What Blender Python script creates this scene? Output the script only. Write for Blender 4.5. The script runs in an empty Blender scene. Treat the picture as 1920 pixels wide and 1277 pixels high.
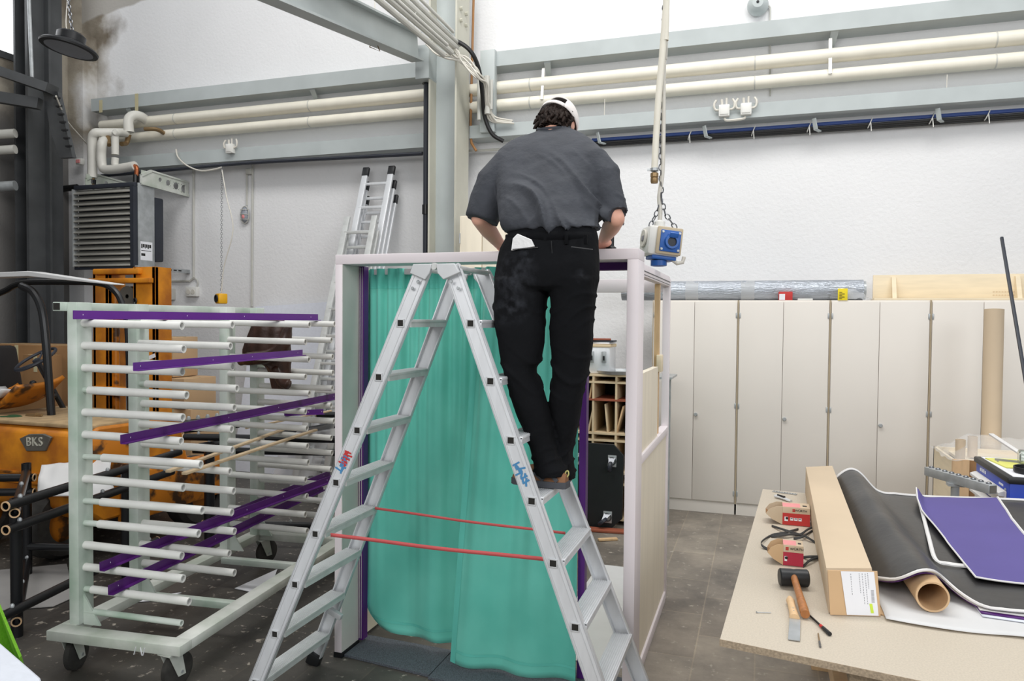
import bpy, bmesh, math, random
from math import pi, sin, cos, tan, radians, sqrt, atan2
from mathutils import Vector as V, Matrix, noise
random.seed(7)
C = bpy.context.scene.collection
# ------------------------------------------------------------------ camera model (photo frame 1920 x 1277)
FPX, TILT, ROLL, YAW, EYE = 1391.84, 0.0277446, 0.00863875, 0.323007, 1.8
_fw = V((-sin(YAW), cos(YAW), 0)); _rt = V((cos(YAW), sin(YAW), 0)); _up = V((0, 0, 1))
CF = _fw*cos(TILT) - _up*sin(TILT); _u = _up*cos(TILT) + _fw*sin(TILT)
CR = _rt*cos(ROLL) + _u*sin(ROLL); CU = _u*cos(ROLL) - _rt*sin(ROLL)
EYEP = V((0, 0, EYE))
def at(x, y, X=None, Y=None, Z=None):
    """where the sight line through a photo pixel meets a real plane of the room"""
    d = CF + CR*((x-960)/FPX) - CU*((y-638.5)/FPX)
    if X is not None: k = X/d.x
    elif Y is not None: k = Y/d.y
    else: k = (Z-EYE)/d.z
    return EYEP + d*k
# ------------------------------------------------------------------ materials
def lin(c):
    c = c/255
    return c/12.92 if c <= .04045 else ((c+.055)/1.055)**2.4
def L(c): return (lin(c[0]), lin(c[1]), lin(c[2]), 1)
def M(name, col, rough=.5, metal=0, var=.12, scale=6, bump=0, bscale=80, col2=None, stretch=None, detail=4, lo=.35, hi=.65, trans=0, alpha=1, spec=.5, sheen=0):
    m = bpy.data.materials.new(name); m.use_nodes = True
    nt = m.node_tree; b = nt.nodes['Principled BSDF']
    b.inputs['Roughness'].default_value = rough; b.inputs['Metallic'].default_value = metal
    b.inputs['Specular IOR Level'].default_value = spec
    if trans: b.inputs['Transmission Weight'].default_value = trans
    if alpha < 1: b.inputs['Alpha'].default_value = alpha
    if sheen: b.inputs['Sheen Weight'].default_value = sheen
    tc = nt.nodes.new('ShaderNodeTexCoord'); vec = tc.outputs['Object']
    if stretch:
        mp = nt.nodes.new('ShaderNodeMapping'); mp.inputs['Scale'].default_value = stretch
        nt.links.new(vec, mp.inputs['Vector']); vec = mp.outputs['Vector']
    n = nt.nodes.new('ShaderNodeTexNoise'); n.inputs['Scale'].default_value = scale; n.inputs['Detail'].default_value = detail
    nt.links.new(vec, n.inputs['Vector'])
    r = nt.nodes.new('ShaderNodeValToRGB')
    c1 = L(col); c2 = L(col2) if col2 else tuple(v*(1-var) for v in c1[:3]) + (1,)
    r.color_ramp.elements[0].position = lo; r.color_ramp.elements[1].position = hi
    r.color_ramp.elements[0].color = c2; r.color_ramp.elements[1].color = c1
    nt.links.new(n.outputs['Fac'], r.inputs['Fac']); nt.links.new(r.outputs['Color'], b.inputs['Base Color'])
    if bump:
        n2 = nt.nodes.new('ShaderNodeTexNoise'); n2.inputs['Scale'].default_value = bscale; n2.inputs['Detail'].default_value = 3
        nt.links.new(vec, n2.inputs['Vector'])
        bp = nt.nodes.new('ShaderNodeBump'); bp.inputs['Strength'].default_value = bump; bp.inputs['Distance'].default_value = .02
        nt.links.new(n2.outputs['Fac'], bp.inputs['Height']); nt.links.new(bp.outputs['Normal'], b.inputs['Normal'])
    return m
def emit(name, col, s):
    m = bpy.data.materials.new(name); m.use_nodes = True
    b = m.node_tree.nodes['Principled BSDF']; b.inputs['Base Color'].default_value = L(col)
    b.inputs['Emission Color'].default_value = L(col); b.inputs['Emission Strength'].default_value = s
    return m

def mat_wall(name, back):
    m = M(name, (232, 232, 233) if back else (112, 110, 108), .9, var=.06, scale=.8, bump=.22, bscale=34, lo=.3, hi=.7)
    nt = m.node_tree; b = nt.nodes['Principled BSDF']; N = nt.nodes.new
    ramp = [x for x in nt.nodes if x.type == 'VALTORGB'][0]
    tc = [x for x in nt.nodes if x.type == 'TEX_COORD'][0]
    sx = N('ShaderNodeSeparateXYZ'); nt.links.new(tc.outputs['Object'], sx.inputs[0])
    nz = N('ShaderNodeTexNoise'); nz.inputs['Scale'].default_value = 1.7; nz.inputs['Detail'].default_value = 8
    nt.links.new(tc.outputs['Object'], nz.inputs['Vector'])
    def math_(op, a, b_=None):
        q = N('ShaderNodeMath'); q.operation = op
        for i, v in enumerate((a, b_)):
            if v is None: continue
            if isinstance(v, (int, float)): q.inputs[i].default_value = v
            else: nt.links.new(v, q.inputs[i])
        return q.outputs[0]
    def mrange(v, a, b_):
        q = N('ShaderNodeMapRange'); q.inputs[1].default_value = a; q.inputs[2].default_value = b_
        nt.links.new(v, q.inputs[0]); return q.outputs[0]
    nn = math_('MULTIPLY', math_('SUBTRACT', nz.outputs['Fac'], .5), 1.6)
    if back:   # damp brown stain that runs up the corner, and a grey unpainted strip above the plaster edge
        d = mrange(math_('ADD', sx.outputs[0], nn), -8.12, -8.5)
        z = mrange(math_('ADD', sx.outputs[2], math_('MULTIPLY', nn, .4)), 3.6, 4.2)
        d = math_('MULTIPLY', d, z)
        top = math_('ADD', math_('SUBTRACT', sx.outputs[2], math_('MULTIPLY', sx.outputs[0], .17)), math_('MULTIPLY', nn, .12))
        g = mrange(top, 7.2, 7.23)
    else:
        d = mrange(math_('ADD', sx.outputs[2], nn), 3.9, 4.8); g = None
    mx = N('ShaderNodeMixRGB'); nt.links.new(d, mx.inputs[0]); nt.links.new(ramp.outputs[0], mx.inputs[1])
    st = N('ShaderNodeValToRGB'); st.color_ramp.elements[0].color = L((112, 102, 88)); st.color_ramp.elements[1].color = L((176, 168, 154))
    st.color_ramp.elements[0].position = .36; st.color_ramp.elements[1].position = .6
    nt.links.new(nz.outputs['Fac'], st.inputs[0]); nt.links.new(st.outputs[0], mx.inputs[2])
    out = mx.outputs[0]
    if g is not None:
        m2 = N('ShaderNodeMixRGB'); m2.inputs[2].default_value = L((178, 174, 168))
        nt.links.new(g, m2.inputs[0]); nt.links.new(out, m2.inputs[1]); out = m2.outputs[0]
    nt.links.new(out, b.inputs['Base Color'])
    return m
def mat_floor():
    m = bpy.data.materials.new('floor_asphalt_tiles'); m.use_nodes = True
    nt = m.node_tree; b = nt.nodes['Principled BSDF']; N = nt.nodes.new; K = nt.links.new
    tc = N('ShaderNodeTexCoord'); sp = N('ShaderNodeSeparateXYZ'); K(tc.outputs['Object'], sp.inputs[0])
    br = N('ShaderNodeTexBrick'); br.inputs['Scale'].default_value = 1; br.offset = .5
    br.inputs['Brick Width'].default_value = .62; br.inputs['Row Height'].default_value = .31; br.inputs['Mortar Size'].default_value = .004
    br.inputs['Color1'].default_value = L((158, 151, 141)); br.inputs['Color2'].default_value = L((138, 131, 123)); br.inputs['Mortar'].default_value = L((166, 156, 142))
    mp = N('ShaderNodeMapping'); mp.inputs['Rotation'].default_value = (0, 0, pi/2); K(tc.outputs['Object'], mp.inputs[0]); K(mp.outputs[0], br.inputs['Vector'])
    n1 = N('ShaderNodeTexNoise'); n1.inputs['Scale'].default_value = 1.6; n1.inputs['Detail'].default_value = 9; n1.inputs['Roughness'].default_value = .7; K(tc.outputs['Object'], n1.inputs['Vector'])
    r1 = N('ShaderNodeValToRGB'); r1.color_ramp.elements[0].position = .3; r1.color_ramp.elements[1].position = .68
    r1.color_ramp.elements[0].color = (.42, .42, .43, 1); r1.color_ramp.elements[1].color = (1.18, 1.14, 1.08, 1); K(n1.outputs['Fac'], r1.inputs[0])
    mu = N('ShaderNodeMixRGB'); mu.blend_type = 'MULTIPLY'; mu.inputs[0].default_value = 1; K(br.outputs['Color'], mu.inputs[1]); K(r1.outputs[0], mu.inputs[2])
    # darker paving towards the forklift bay, partly its weaker light put into the colour
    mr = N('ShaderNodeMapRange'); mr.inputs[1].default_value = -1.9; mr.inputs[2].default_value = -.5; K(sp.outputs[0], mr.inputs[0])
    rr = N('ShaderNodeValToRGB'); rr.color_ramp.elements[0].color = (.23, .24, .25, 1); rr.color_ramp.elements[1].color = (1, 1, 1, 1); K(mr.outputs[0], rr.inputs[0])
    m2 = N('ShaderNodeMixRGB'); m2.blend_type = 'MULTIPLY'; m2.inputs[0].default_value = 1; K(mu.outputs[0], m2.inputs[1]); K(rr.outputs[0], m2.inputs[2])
    # paint spatter and sawdust
    n3 = N('ShaderNodeTexNoise'); n3.inputs['Scale'].default_value = 17; n3.inputs['Detail'].default_value = 7; n3.inputs['Roughness'].default_value = .62; K(tc.outputs['Object'], n3.inputs['Vector'])
    r3 = N('ShaderNodeValToRGB'); r3.color_ramp.elements[0].position = .6; r3.color_ramp.elements[1].position = .68; K(n3.outputs['Fac'], r3.inputs[0])
    m3 = N('ShaderNodeMixRGB'); m3.inputs[2].default_value = L((172, 164, 152)); K(r3.outputs[0], m3.inputs[0]); K(m2.outputs[0], m3.inputs[1])
    K(m3.outputs[0], b.inputs['Base Color'])
    b.inputs['Roughness'].default_value = .55
    bp = N('ShaderNodeBump'); bp.inputs['Strength'].default_value = .35; bp.inputs['Distance'].default_value = .01; K(n1.outputs['Fac'], bp.inputs['Height']); K(bp.outputs[0], b.inputs['Normal'])
    return m
MAT = dict(
 steel=M('grey_green_steel_paint', (182, 189, 189), .45, var=.1, scale=3), steel_beige=M('beige_steel_paint', (198, 196, 182), .5, var=.1, scale=3),
 steel_dark=M('dark_steel_paint', (74, 76, 78), .5, var=.25, scale=4), pipe=M('cream_pipe_lagging', (234, 229, 214), .4, var=.08, scale=5),
 pipe_white=M('white_pipe_lagging', (222, 220, 212), .4, var=.06), black=M('black_plastic', (26, 27, 30), .45, var=.2), black_metal=M('black_lacquered_metal', (20, 21, 24), .35, var=.2),
 rubber=M('worn_rubber', (62, 60, 57), .8, var=.4, scale=14), zinc=M('galvanised_zinc', (182, 186, 188), .38, .4, var=.22, scale=12),
 alu=M('brushed_aluminium', (222, 224, 227), .36, .22, var=.08, scale=30, stretch=(1, 1, .2)), alu_cast=M('cast_aluminium', (208, 210, 212), .5, .2, var=.12),
 alu_old=M('worn_aluminium', (204, 206, 204), .45, .2, var=.14, scale=14),
 cord=M('grey_white_cable', (214, 210, 200), .5, var=.05), cord_black=M('black_cable', (24, 24, 26), .5), cord_blue=M('blue_hose', (58, 80, 140), .45), orange=M('ochre_conduit', (160, 112, 62), .5),
 conduit=M('grey_conduit', (198, 197, 190), .45, var=.08), brass=M('brass', (150, 124, 88), .4, .6), copper=M('copper', (184, 108, 70), .35, .8),
 chain=M('steel_chain', (120, 122, 126), .35, .9), white_plastic=M('white_plastic', (228, 227, 222), .4, var=.04), blue=M('blue_plastic', (38, 96, 176), .4), yellow=M('yellow_plastic', (236, 176, 26), .45),
 red=M('red_plastic', (190, 36, 34), .45), heater=M('louvre_metal', (172, 170, 162), .4, .35, var=.12), navy=M('dark_navy_metal', (44, 48, 58), .5, var=.15),
 booth=M('pinkish_white_laminate', (234, 225, 228), .42, var=.03, scale=3), booth_grey=M('light_grey_reveal', (205, 202, 196), .5, var=.06), panel=M('cream_birch_panel', (236, 226, 206), .55, var=.07, scale=2.5, stretch=(6, 6, .8)),
 purple=M('purple_powder_coat', (98, 40, 136), .4, var=.1), purple_dk=M('deep_purple_powder_coat', (80, 26, 108), .42, var=.12), purple_cloth=M('violet_banner_fabric', (88, 78, 144), .7, var=.08, scale=4, bump=.08, bscale=500),
 trim=M('white_binding_tape', (224, 222, 220), .6, var=.05), black_cloth=M('black_tarpaulin_fabric', (45, 44, 44), .36, var=.1, scale=3, bump=.15, bscale=9),
 mat_grey=M('grey_rubber_mat', (92, 98, 106), .8, var=.45, scale=160, lo=.4, hi=.6), cabinet=M('light_grey_cabinet_laminate', (226, 220, 212), .5, var=.03, scale=1.5), cab_edge=M('beech_edge', (196, 180, 152), .6),
 cab_gap=M('dark_cabinet_gap', (70, 60, 50), .8), chip=M('chipboard', (197, 186, 169), .6, var=.1, scale=180, lo=.4, hi=.6, bump=.05), chip_edge=M('chipboard_edge', (178, 160, 136), .8, var=.35, scale=160),
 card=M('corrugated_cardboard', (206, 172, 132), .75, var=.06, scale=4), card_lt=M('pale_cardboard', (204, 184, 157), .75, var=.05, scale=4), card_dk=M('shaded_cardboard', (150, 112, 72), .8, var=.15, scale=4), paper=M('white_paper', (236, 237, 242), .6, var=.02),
 wood=M('plywood', (236, 220, 190), .6, var=.1, scale=3, stretch=(1, 1, 8)), beech=M('beech_wood', (222, 186, 142), .5, var=.12, scale=9, stretch=(4, 4, 1)), ash=M('varnished_handle_wood', (178, 116, 66), .4, var=.3, scale=14, stretch=(5, 5, .6)), lath=M('bare_wood_lath', (208, 184, 150), .6, var=.15, scale=8),
 mdf_dark=M('dark_stained_wood', (70, 54, 42), .7, var=.2), birch=M('birch_ply', (222, 200, 164), .6, var=.12, scale=5, stretch=(1, 6, 1)), red_brown=M('red_brown_board', (152, 82, 58), .6, var=.2),
 fork=M('worn_yellow_paint', (214, 136, 24), .5, var=.35, scale=5, col2=(166, 96, 20)), fork_dirty=M('oily_orange_paint', (196, 118, 22), .5, scale=7, col2=(70, 44, 20), lo=.38, hi=.5), fork_pale=M('dusty_worn_deck', (176, 150, 112), .8, var=.3, scale=9), iron=M('cast_iron_plate', (120, 116, 108), .5, .4, var=.25),
 rack=M('pale_green_paint', (208, 215, 208), .5, scale=3.5, col2=(160, 180, 164), lo=.32, hi=.6), rack_lt=M('dusty_pale_green_paint', (206, 208, 202), .6, var=.15, scale=5, col2=(172, 180, 168)), sleeve=M('white_tube_sleeve', (226, 226, 222), .45, var=.08, scale=9), hole=M('tube_bore', (38, 36, 33), .9), 
 leather=M('brown_leather_jacket', (70, 44, 34), .42, var=.4, scale=12, bump=.3, bscale=22), film=M('translucent_film', (212, 214, 216), .35, alpha=.5, var=.05), cloth_white=M('white_fleece_sheet', (208, 208, 208), .85, var=.05, scale=5), felt=M('grey_dust_sheet', (150, 148, 146), .9, var=.1, scale=4),
 green=M('lime_green_felt', (120, 186, 40), .9, var=.15, scale=120, bump=.3, bscale=300), foam=M('white_foam_block', (218, 222, 232), .8, var=.05, scale=30), ltgreen=M('dark_green_rag', (30, 70, 34), .9),
 foil=M('silver_plastic_film', (176, 182, 190), .22, .45, var=.2, scale=3, stretch=(1, 6, 6), bump=.5, bscale=14), plastic=M('crumpled_clear_film', (238, 240, 243), .12, var=.04, alpha=.26, bump=.6, bscale=24),
 tool_blue=M('blue_enamel', (28, 66, 180), .38, var=.06), glass=M('clear_glass', (235, 240, 235), .03, trans=.9, var=.0), lime_paper=M('yellow_notepaper', (226, 224, 120), .7), yellow_label=M('yellow_sticker', (240, 216, 30), .6),
 red_card=M('red_printed_card', (196, 52, 50), .6, var=.04), pink_card=M('crimson_printed_card', (178, 40, 66), .6, var=.04), pink=M('pink_print', (232, 150, 150), .6), ink=M('dark_print', (40, 38, 38), .7), ink_grey=M('grey_print', (150, 150, 156), .7), ink_red=M('red_print', (196, 40, 40), .7), ink_blue=M('blue_marker', (74, 140, 190), .7), hl=M('lime_highlighter', (214, 240, 80), .7), tape=M('masking_tape', (206, 196, 158), .7),
 strap_red=M('red_webbing', (206, 92, 92), .7, var=.1), strap_black=M('black_elastic_strap', (44, 44, 44), .7),
 skin=M('skin', (226, 172, 150), .5, var=.1, scale=9, bump=.03, spec=.4), shirt=M('charcoal_tshirt_cotton', (62, 65, 72), .85, var=.18, scale=9, bump=.3, bscale=24), trousers=M('black_work_trousers', (13, 14, 17), .9, spec=.15, var=.25, scale=5, bump=.12, bscale=45), dust=M('chalk_dusted_black_twill', (52, 53, 57), .9, var=.4, scale=16, lo=.3, hi=.7),
 cap=M('white_cotton_cap', (234, 228, 224), .8, var=.05, bump=.1, bscale=120), hair=M('dark_brown_hair', (44, 32, 26), .75, spec=.2, var=.5, scale=70, stretch=(1, 1, .25), bump=.6, bscale=120), shoe=M('brown_suede', (132, 92, 62), .8, var=.15), sole=M('grey_rubber_sole', (70, 72, 78), .7), tissue=M('white_tissue', (240, 240, 240), .8, var=.04, bump=.25, bscale=40), lace=M('pale_yellow_loop', (196, 190, 120), .7),
 sky=emit('daylight_glass', (250, 252, 255), 1.6), diffuser=M('frosted_lamp_glass', (150, 154, 162), .3),
)
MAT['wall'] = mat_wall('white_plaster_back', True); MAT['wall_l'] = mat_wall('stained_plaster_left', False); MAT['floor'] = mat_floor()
# ------------------------------------------------------------------ mesh building
def basis(d, up=V((0, 0, 1))):
    d = V(d).normalized(); up = V(up)
    if abs(d.dot(up.normalized())) > .999: up = V((0, 1, 0))
    x = up.cross(d).normalized(); y = d.cross(x)
    return x, y, d
class MB:
    def __init__(s): s.bm = bmesh.new()
    def _hexa(s, P, bev=0):
        b = s.bm if not bev else bmesh.new()
        v = [b.verts.new(p) for p in P]
        for f in ((0, 3, 2, 1), (4, 5, 6, 7), (0, 1, 5, 4), (1, 2, 6, 5), (2, 3, 7, 6), (3, 0, 4, 7)): b.faces.new([v[i] for i in f])
        if bev:
            bmesh.ops.bevel(b, geom=b.edges[:], offset=bev, segments=2, affect='EDGES', profile=.5)
            s.merge(b)
        return s
    def merge(s, b, mtx=None):
        if mtx is not None: bmesh.ops.transform(b, matrix=mtx, verts=b.verts)
        me = bpy.data.meshes.new('t'); b.to_mesh(me); b.free(); s.bm.from_mesh(me); bpy.data.meshes.remove(me)
        return s
    def bx(s, x0, x1, y0, y1, z0, z1, bev=0):
        return s._hexa([(x0, y0, z0), (x1, y0, z0), (x1, y1, z0), (x0, y1, z0), (x0, y0, z1), (x1, y0, z1), (x1, y1, z1), (x0, y1, z1)], bev)
    def box(s, c, size, R=None, bev=0):
        c = V(c); h = V(size)/2; R = R or Matrix.Identity(3)
        return s._hexa([c + R @ V((a*h.x, b*h.y, k*h.z)) for k in (-1, 1) for a, b in ((-1, -1), (1, -1), (1, 1), (-1, 1))], bev)
    def bar(s, a, b, w, h, up=(0, 0, 1), bev=0):
        a, b = V(a), V(b); x, y, d = basis(b-a, up)
        P = [p + x*(i*w/2) + y*(j*h/2) for p in (a, b) for i, j in ((-1, -1), (1, -1), (1, 1), (-1, 1))]
        return s._hexa(P, bev)
    def tube(s, pts, r, n=10, cap=True, closed=False, flat=1):
        pts = [V(p) for p in pts]; k = len(pts); R = r if isinstance(r, (list, tuple)) else [r]*k
        rings = []; x = None
        for i, p in enumerate(pts):
            if closed: d = pts[(i+1) % k] - pts[i-1]
            else: d = pts[min(i+1, k-1)] - pts[max(i-1, 0)]
            if d.length < 1e-9: d = V((0, 0, 1))
            d.normalize()
            if x is None: x = basis(d)[0]
            x = (x - d*x.dot(d))
            x = x.normalized() if x.length > 1e-6 else basis(d)[0]
            y = d.cross(x)
            rings.append([s.bm.verts.new(p + x*(R[i]*cos(2*pi*j/n)) + y*(R[i]*flat*sin(2*pi*j/n))) for j in range(n)])
        for i in range(k if closed else k-1):
            a, b = rings[i], rings[(i+1) % k]
            for j in range(n): s.bm.faces.new((a[j], a[(j+1) % n], b[(j+1) % n], b[j]))
        if cap and not closed:
            s.bm.faces.new(rings[0][::-1]); s.bm.faces.new(rings[-1])
        return s
    def hollow(s, a, b, r, ri, n=16):
        a, b = V(a), V(b); x, y, d = basis(b-a)
        rg = lambda p, q: [s.bm.verts.new(p + x*(q*cos(2*pi*j/n)) + y*(q*sin(2*pi*j/n))) for j in range(n)]
        A, B, IA, IB = rg(a, r), rg(b, r), rg(a, ri), rg(b, ri)
        for u, w in ((A, B), (B, IB), (IB, IA), (IA, A)):
            for j in range(n): s.bm.faces.new((u[j], u[(j+1) % n], w[(j+1) % n], w[j]))
        return s
    def lathe(s, prof, c, axis=(0, 0, 1), n=24):
        c = V(c); x, y, d = basis(axis); rings = []
        for r, h in prof:
            if r < 1e-5: rings.append([s.bm.verts.new(c + d*h)])
            else: rings.append([s.bm.verts.new(c + d*h + x*(r*cos(2*pi*j/n)) + y*(r*sin(2*pi*j/n))) for j in range(n)])
        for a, b in zip(rings, rings[1:]):
            for j in range(n):
                k = (j+1) % n
                if len(a) == 1 and len(b) == 1: continue
                if len(a) == 1: s.bm.faces.new((a[0], b[k], b[j]))
                elif len(b) == 1: s.bm.faces.new((a[j], a[k], b[0]))
                else: s.bm.faces.new((a[j], a[k], b[k], b[j]))
        return s
    def prism(s, poly, vec):
        vec = V(vec); a = [s.bm.verts.new(V(p)) for p in poly]; b = [s.bm.verts.new(V(p)+vec) for p in poly]; n = len(poly)
        s.bm.faces.new(a[::-1]); s.bm.faces.new(b)
        for j in range(n): s.bm.faces.new((a[j], a[(j+1) % n], b[(j+1) % n], b[j]))
        return s
    def poly(s, pts):
        s.bm.faces.new([s.bm.verts.new(V(p)) for p in pts]); return s
    def grid(s, f, nu, nv):
        g = [[s.bm.verts.new(f(i/nu, j/nv)) for j in range(nv+1)] for i in range(nu+1)]
        for i in range(nu):
            for j in range(nv): s.bm.faces.new((g[i][j], g[i+1][j], g[i+1][j+1], g[i][j+1]))
        return s
    def ell(s, c, r, R=None, n=14):
        b = bmesh.new(); bmesh.ops.create_uvsphere(b, u_segments=n, v_segments=max(6, n*2//3), radius=1)
        m = Matrix.Translation(V(c)) @ ((R or Matrix.Identity(3)).to_4x4()) @ Matrix.Diagonal((r[0], r[1], r[2], 1))
        return s.merge(b, m)
    def loft(s, rings, cap=True):
        g = [[s.bm.verts.new(p) for p in r] for r in rings]; n = len(g[0])
        for a, b in zip(g, g[1:]):
            for j in range(n): s.bm.faces.new((a[j], a[(j+1) % n], b[(j+1) % n], b[j]))
        if cap: s.bm.faces.new(g[0][::-1]); s.bm.faces.new(g[-1])
        return s
    def chain(s, pts, link=.03, r=.003):
        pts = [V(p) for p in pts]; L_ = [0]
        for a, b in zip(pts, pts[1:]): L_.append(L_[-1] + (b-a).length)
        k = max(1, int(L_[-1]/(link*.78))); 
        for i in range(k):
            t = (i+.5)/k*L_[-1]; j = max(q for q in range(len(L_)-1) if L_[q] <= t)
            a, b = pts[j], pts[j+1]; p = a + (b-a)*((t-L_[j])/(L_[j+1]-L_[j])); x, y, d = basis(b-a)
            w = x if i % 2 else y
            s.tube([p + d*(link/2*sin(q*pi/4)) + w*(link*.3*cos(q*pi/4)) for q in range(8)], r, n=5, closed=True)
        return s
    def build(s, name, mat, parent=None, sol=0, bevel=0, sub=0, angle=35, weld=False):
        bm = s.bm
        if weld: bmesh.ops.remove_doubles(bm, verts=bm.verts, dist=1e-5)
        bmesh.ops.recalc_face_normals(bm, faces=bm.faces)
        me = bpy.data.meshes.new(name); bm.to_mesh(me); bm.free()
        return finish(me, name, mat, parent, sol, bevel, sub, angle)
ROOTM = {}
def finish(me, name, mat, parent=None, sol=0, bevel=0, sub=0, angle=35):
    top = parent
    while top is not None and top.parent is not None: top = top.parent
    if top is not None: me.transform(ROOTM[top].inverted())
    me.polygons.foreach_set('use_smooth', [True]*len(me.polygons)); me.set_sharp_from_angle(angle=radians(angle))
    me.materials.append(MAT[mat] if isinstance(mat, str) else mat)
    o = bpy.data.objects.new(name, me); C.objects.link(o)
    if parent is not None: o.parent = parent
    else: ROOTM[o] = Matrix.Identity(4)
    if sol:
        q = o.modifiers.new('thickness', 'SOLIDIFY'); q.thickness = sol; q.offset = 0
    if bevel:
        q = o.modifiers.new('edge', 'BEVEL'); q.width = bevel; q.segments = 2; q.limit_method = 'ANGLE'
    if sub:
        q = o.modifiers.new('smooth', 'SUBSURF'); q.levels = sub; q.render_levels = sub
    return o
def tag(o, label=None, cat=None, group=None, kind=None):
    if label: o['label'] = label
    if cat: o['category'] = cat
    if group: o['group'] = group
    if kind: o['kind'] = kind
    return o
def thing(name, label, cat, loc, rz=0, group=None):
    o = bpy.data.objects.new(name, None); C.objects.link(o); o.empty_display_size = .1
    o.location = V(loc); o.rotation_euler = (0, 0, rz); ROOTM[o] = Matrix.Translation(V(loc)) @ Matrix.Rotation(rz, 4, 'Z')
    return tag(o, label, cat, group)
def struct(name, mb, mat, label=None, **k):
    o = mb.build(name, mat, **k); o['kind'] = 'structure'
    if label: o['label'] = label
    return o
def dup(root, loc, rz, label, group=None):
    r = root.copy(); C.objects.link(r); r.location = V(loc); r.rotation_euler = (0, 0, rz); r['label'] = label
    if group: r['group'] = group
    def rec(src, dst):
        for ch in list(src.children):
            c = ch.copy(); C.objects.link(c); c.parent = dst; rec(ch, c)
    rec(root, r)
    return r
def text(s, size, origin, xdir, ydir, mat, parent, name='lettering', depth=.0008, center=True, spacing=1.0):
    cu = bpy.data.curves.new('txt', 'FONT'); cu.body = s; cu.size = size; cu.extrude = depth; cu.resolution_u = 3; cu.space_character = spacing
    if center: cu.align_x = 'CENTER'; cu.align_y = 'CENTER'
    t = bpy.data.objects.new('txt', cu); C.objects.link(t)
    dg = bpy.context.evaluated_depsgraph_get(); dg.update()
    me = bpy.data.meshes.new_from_object(t.evaluated_get(dg)); me.materials.clear()
    bpy.data.objects.remove(t); bpy.data.curves.remove(cu)
    x = V(xdir).normalized(); y = V(ydir); y = (y - x*y.dot(x)).normalized(); z = x.cross(y)
    m = Matrix((x, y, z)).transposed().to_4x4(); m.translation = V(origin)
    me.transform(m)
    return finish(me, name, mat, parent)
def arc(c, r, a0, a1, n, u=(1, 0, 0), w=(0, 0, 1)):
    c, u, w = V(c), V(u), V(w)
    return [c + u*(r*cos(a0+(a1-a0)*i/n)) + w*(r*sin(a0+(a1-a0)*i/n)) for i in range(n+1)]
def smooth_path(pts, n=6):
    """Catmull-Rom through the points"""
    p = [V(q) for q in pts]; p = [p[0]*2-p[1]] + p + [p[-1]*2-p[-2]]; out = []
    for i in range(1, len(p)-2):
        for j in range(n):
            t = j/n; a, b, c, d = p[i-1], p[i], p[i+1], p[i+2]
            out.append((b*2 + (c-a)*t + (a*2-b*5+c*4-d)*t*t + (b*3-a-c*3+d)*t**3)*.5)
    return out + [p[-2]]
def organic(mb, name, mat, parent, voxel=.01, it=4, disp=None, keep=None):
    """one continuous skin over overlapping volumes"""
    me = bpy.data.meshes.new('tmp'); bmesh.ops.recalc_face_normals(mb.bm, faces=mb.bm.faces); mb.bm.to_mesh(me); mb.bm.free()
    o = bpy.data.objects.new('tmp', me); C.objects.link(o)
    q = o.modifiers.new('r', 'REMESH'); q.mode = 'VOXEL'; q.voxel_size = voxel
    q = o.modifiers.new('s', 'SMOOTH'); q.iterations = it; q.factor = .5
    dg = bpy.context.evaluated_depsgraph_get(); dg.update()
    m2 = bpy.data.meshes.new_from_object(o.evaluated_get(dg)); m2.materials.clear(); m2.name = name
    bpy.data.objects.remove(o); bpy.data.meshes.remove(me)
    if disp:
        nr = [v.normal.copy() for v in m2.vertices]
        for v, n in zip(m2.vertices, nr): v.co += n*disp(v.co, n)
    return finish(m2, name, mat, parent, angle=80)
# ------------------------------------------------------------------ the setting
WY = 7.72
struct('floor', MB().bx(-13, 7, -3, 8, -.1, 0), 'floor')
struct('wall_back', MB().bx(-8.92, 7, WY, WY+.2, 0, 7.5), 'wall')
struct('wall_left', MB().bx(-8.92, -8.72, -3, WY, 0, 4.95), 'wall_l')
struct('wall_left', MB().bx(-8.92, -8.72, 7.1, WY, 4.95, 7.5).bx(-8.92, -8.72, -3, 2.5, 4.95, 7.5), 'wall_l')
struct('wall_pillar', MB().bx(-8.72, -8.46, 7.5, WY, 0, 5.5), 'wall')
w1 = struct('window_1', MB().bx(-8.82, -8.8, 2.5, 7.08, 4.95, 7.5), 'sky')
m = MB().bx(-8.89, -8.69, 2.5, 7.1, 4.9, 4.98).bx(-8.87, -8.71, 7.05, 7.1, 4.98, 7.5)
for y in (3.2, 4.4, 5.6): m.bx(-8.85, -8.75, y, y+.05, 4.98, 7.5)
m.build('window_frame', 'steel_dark', w1)
# dim recess below the window on the far left: dark doors in the side wall
d1 = struct('door_1', MB().bx(-8.72, -8.67, 4.6, 6.2, 0, 2.6, .01), 'steel_dark')
MB().bx(-8.67, -8.61, 5.5, 5.53, 1.0, 1.2, .008).build('door_handle', 'black_metal', d1)

# central H column
cx0, cx1, cy0, cy1 = at(806, 300, Y=7.12).x, at(852, 300, Y=7.12).x, 7.12, 7.46
m = MB().bx(cx0-.02, cx0, cy0, cy1, 0, 6.9).bx(cx1, cx1+.02, cy0, cy1, 0, 6.9)
col = struct('steel_column', m, 'steel_beige', 'pale steel H column rising behind the man from floor to roof')
MB().bx(cx0, cx1, cy0+.15, cy0+.17, 0, 6.9).build('web_plate', 'steel', col)
m = MB()
for z in (4.9, 5.02): 
    for y in (7.2, 7.34): m.lathe([(0, .03), (.02, .03), (.02, 0), (0, 0)], (cx1+.02, y, z), (1, 0, 0), 6)
m.build('bolt', 'steel_beige', col)
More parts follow.
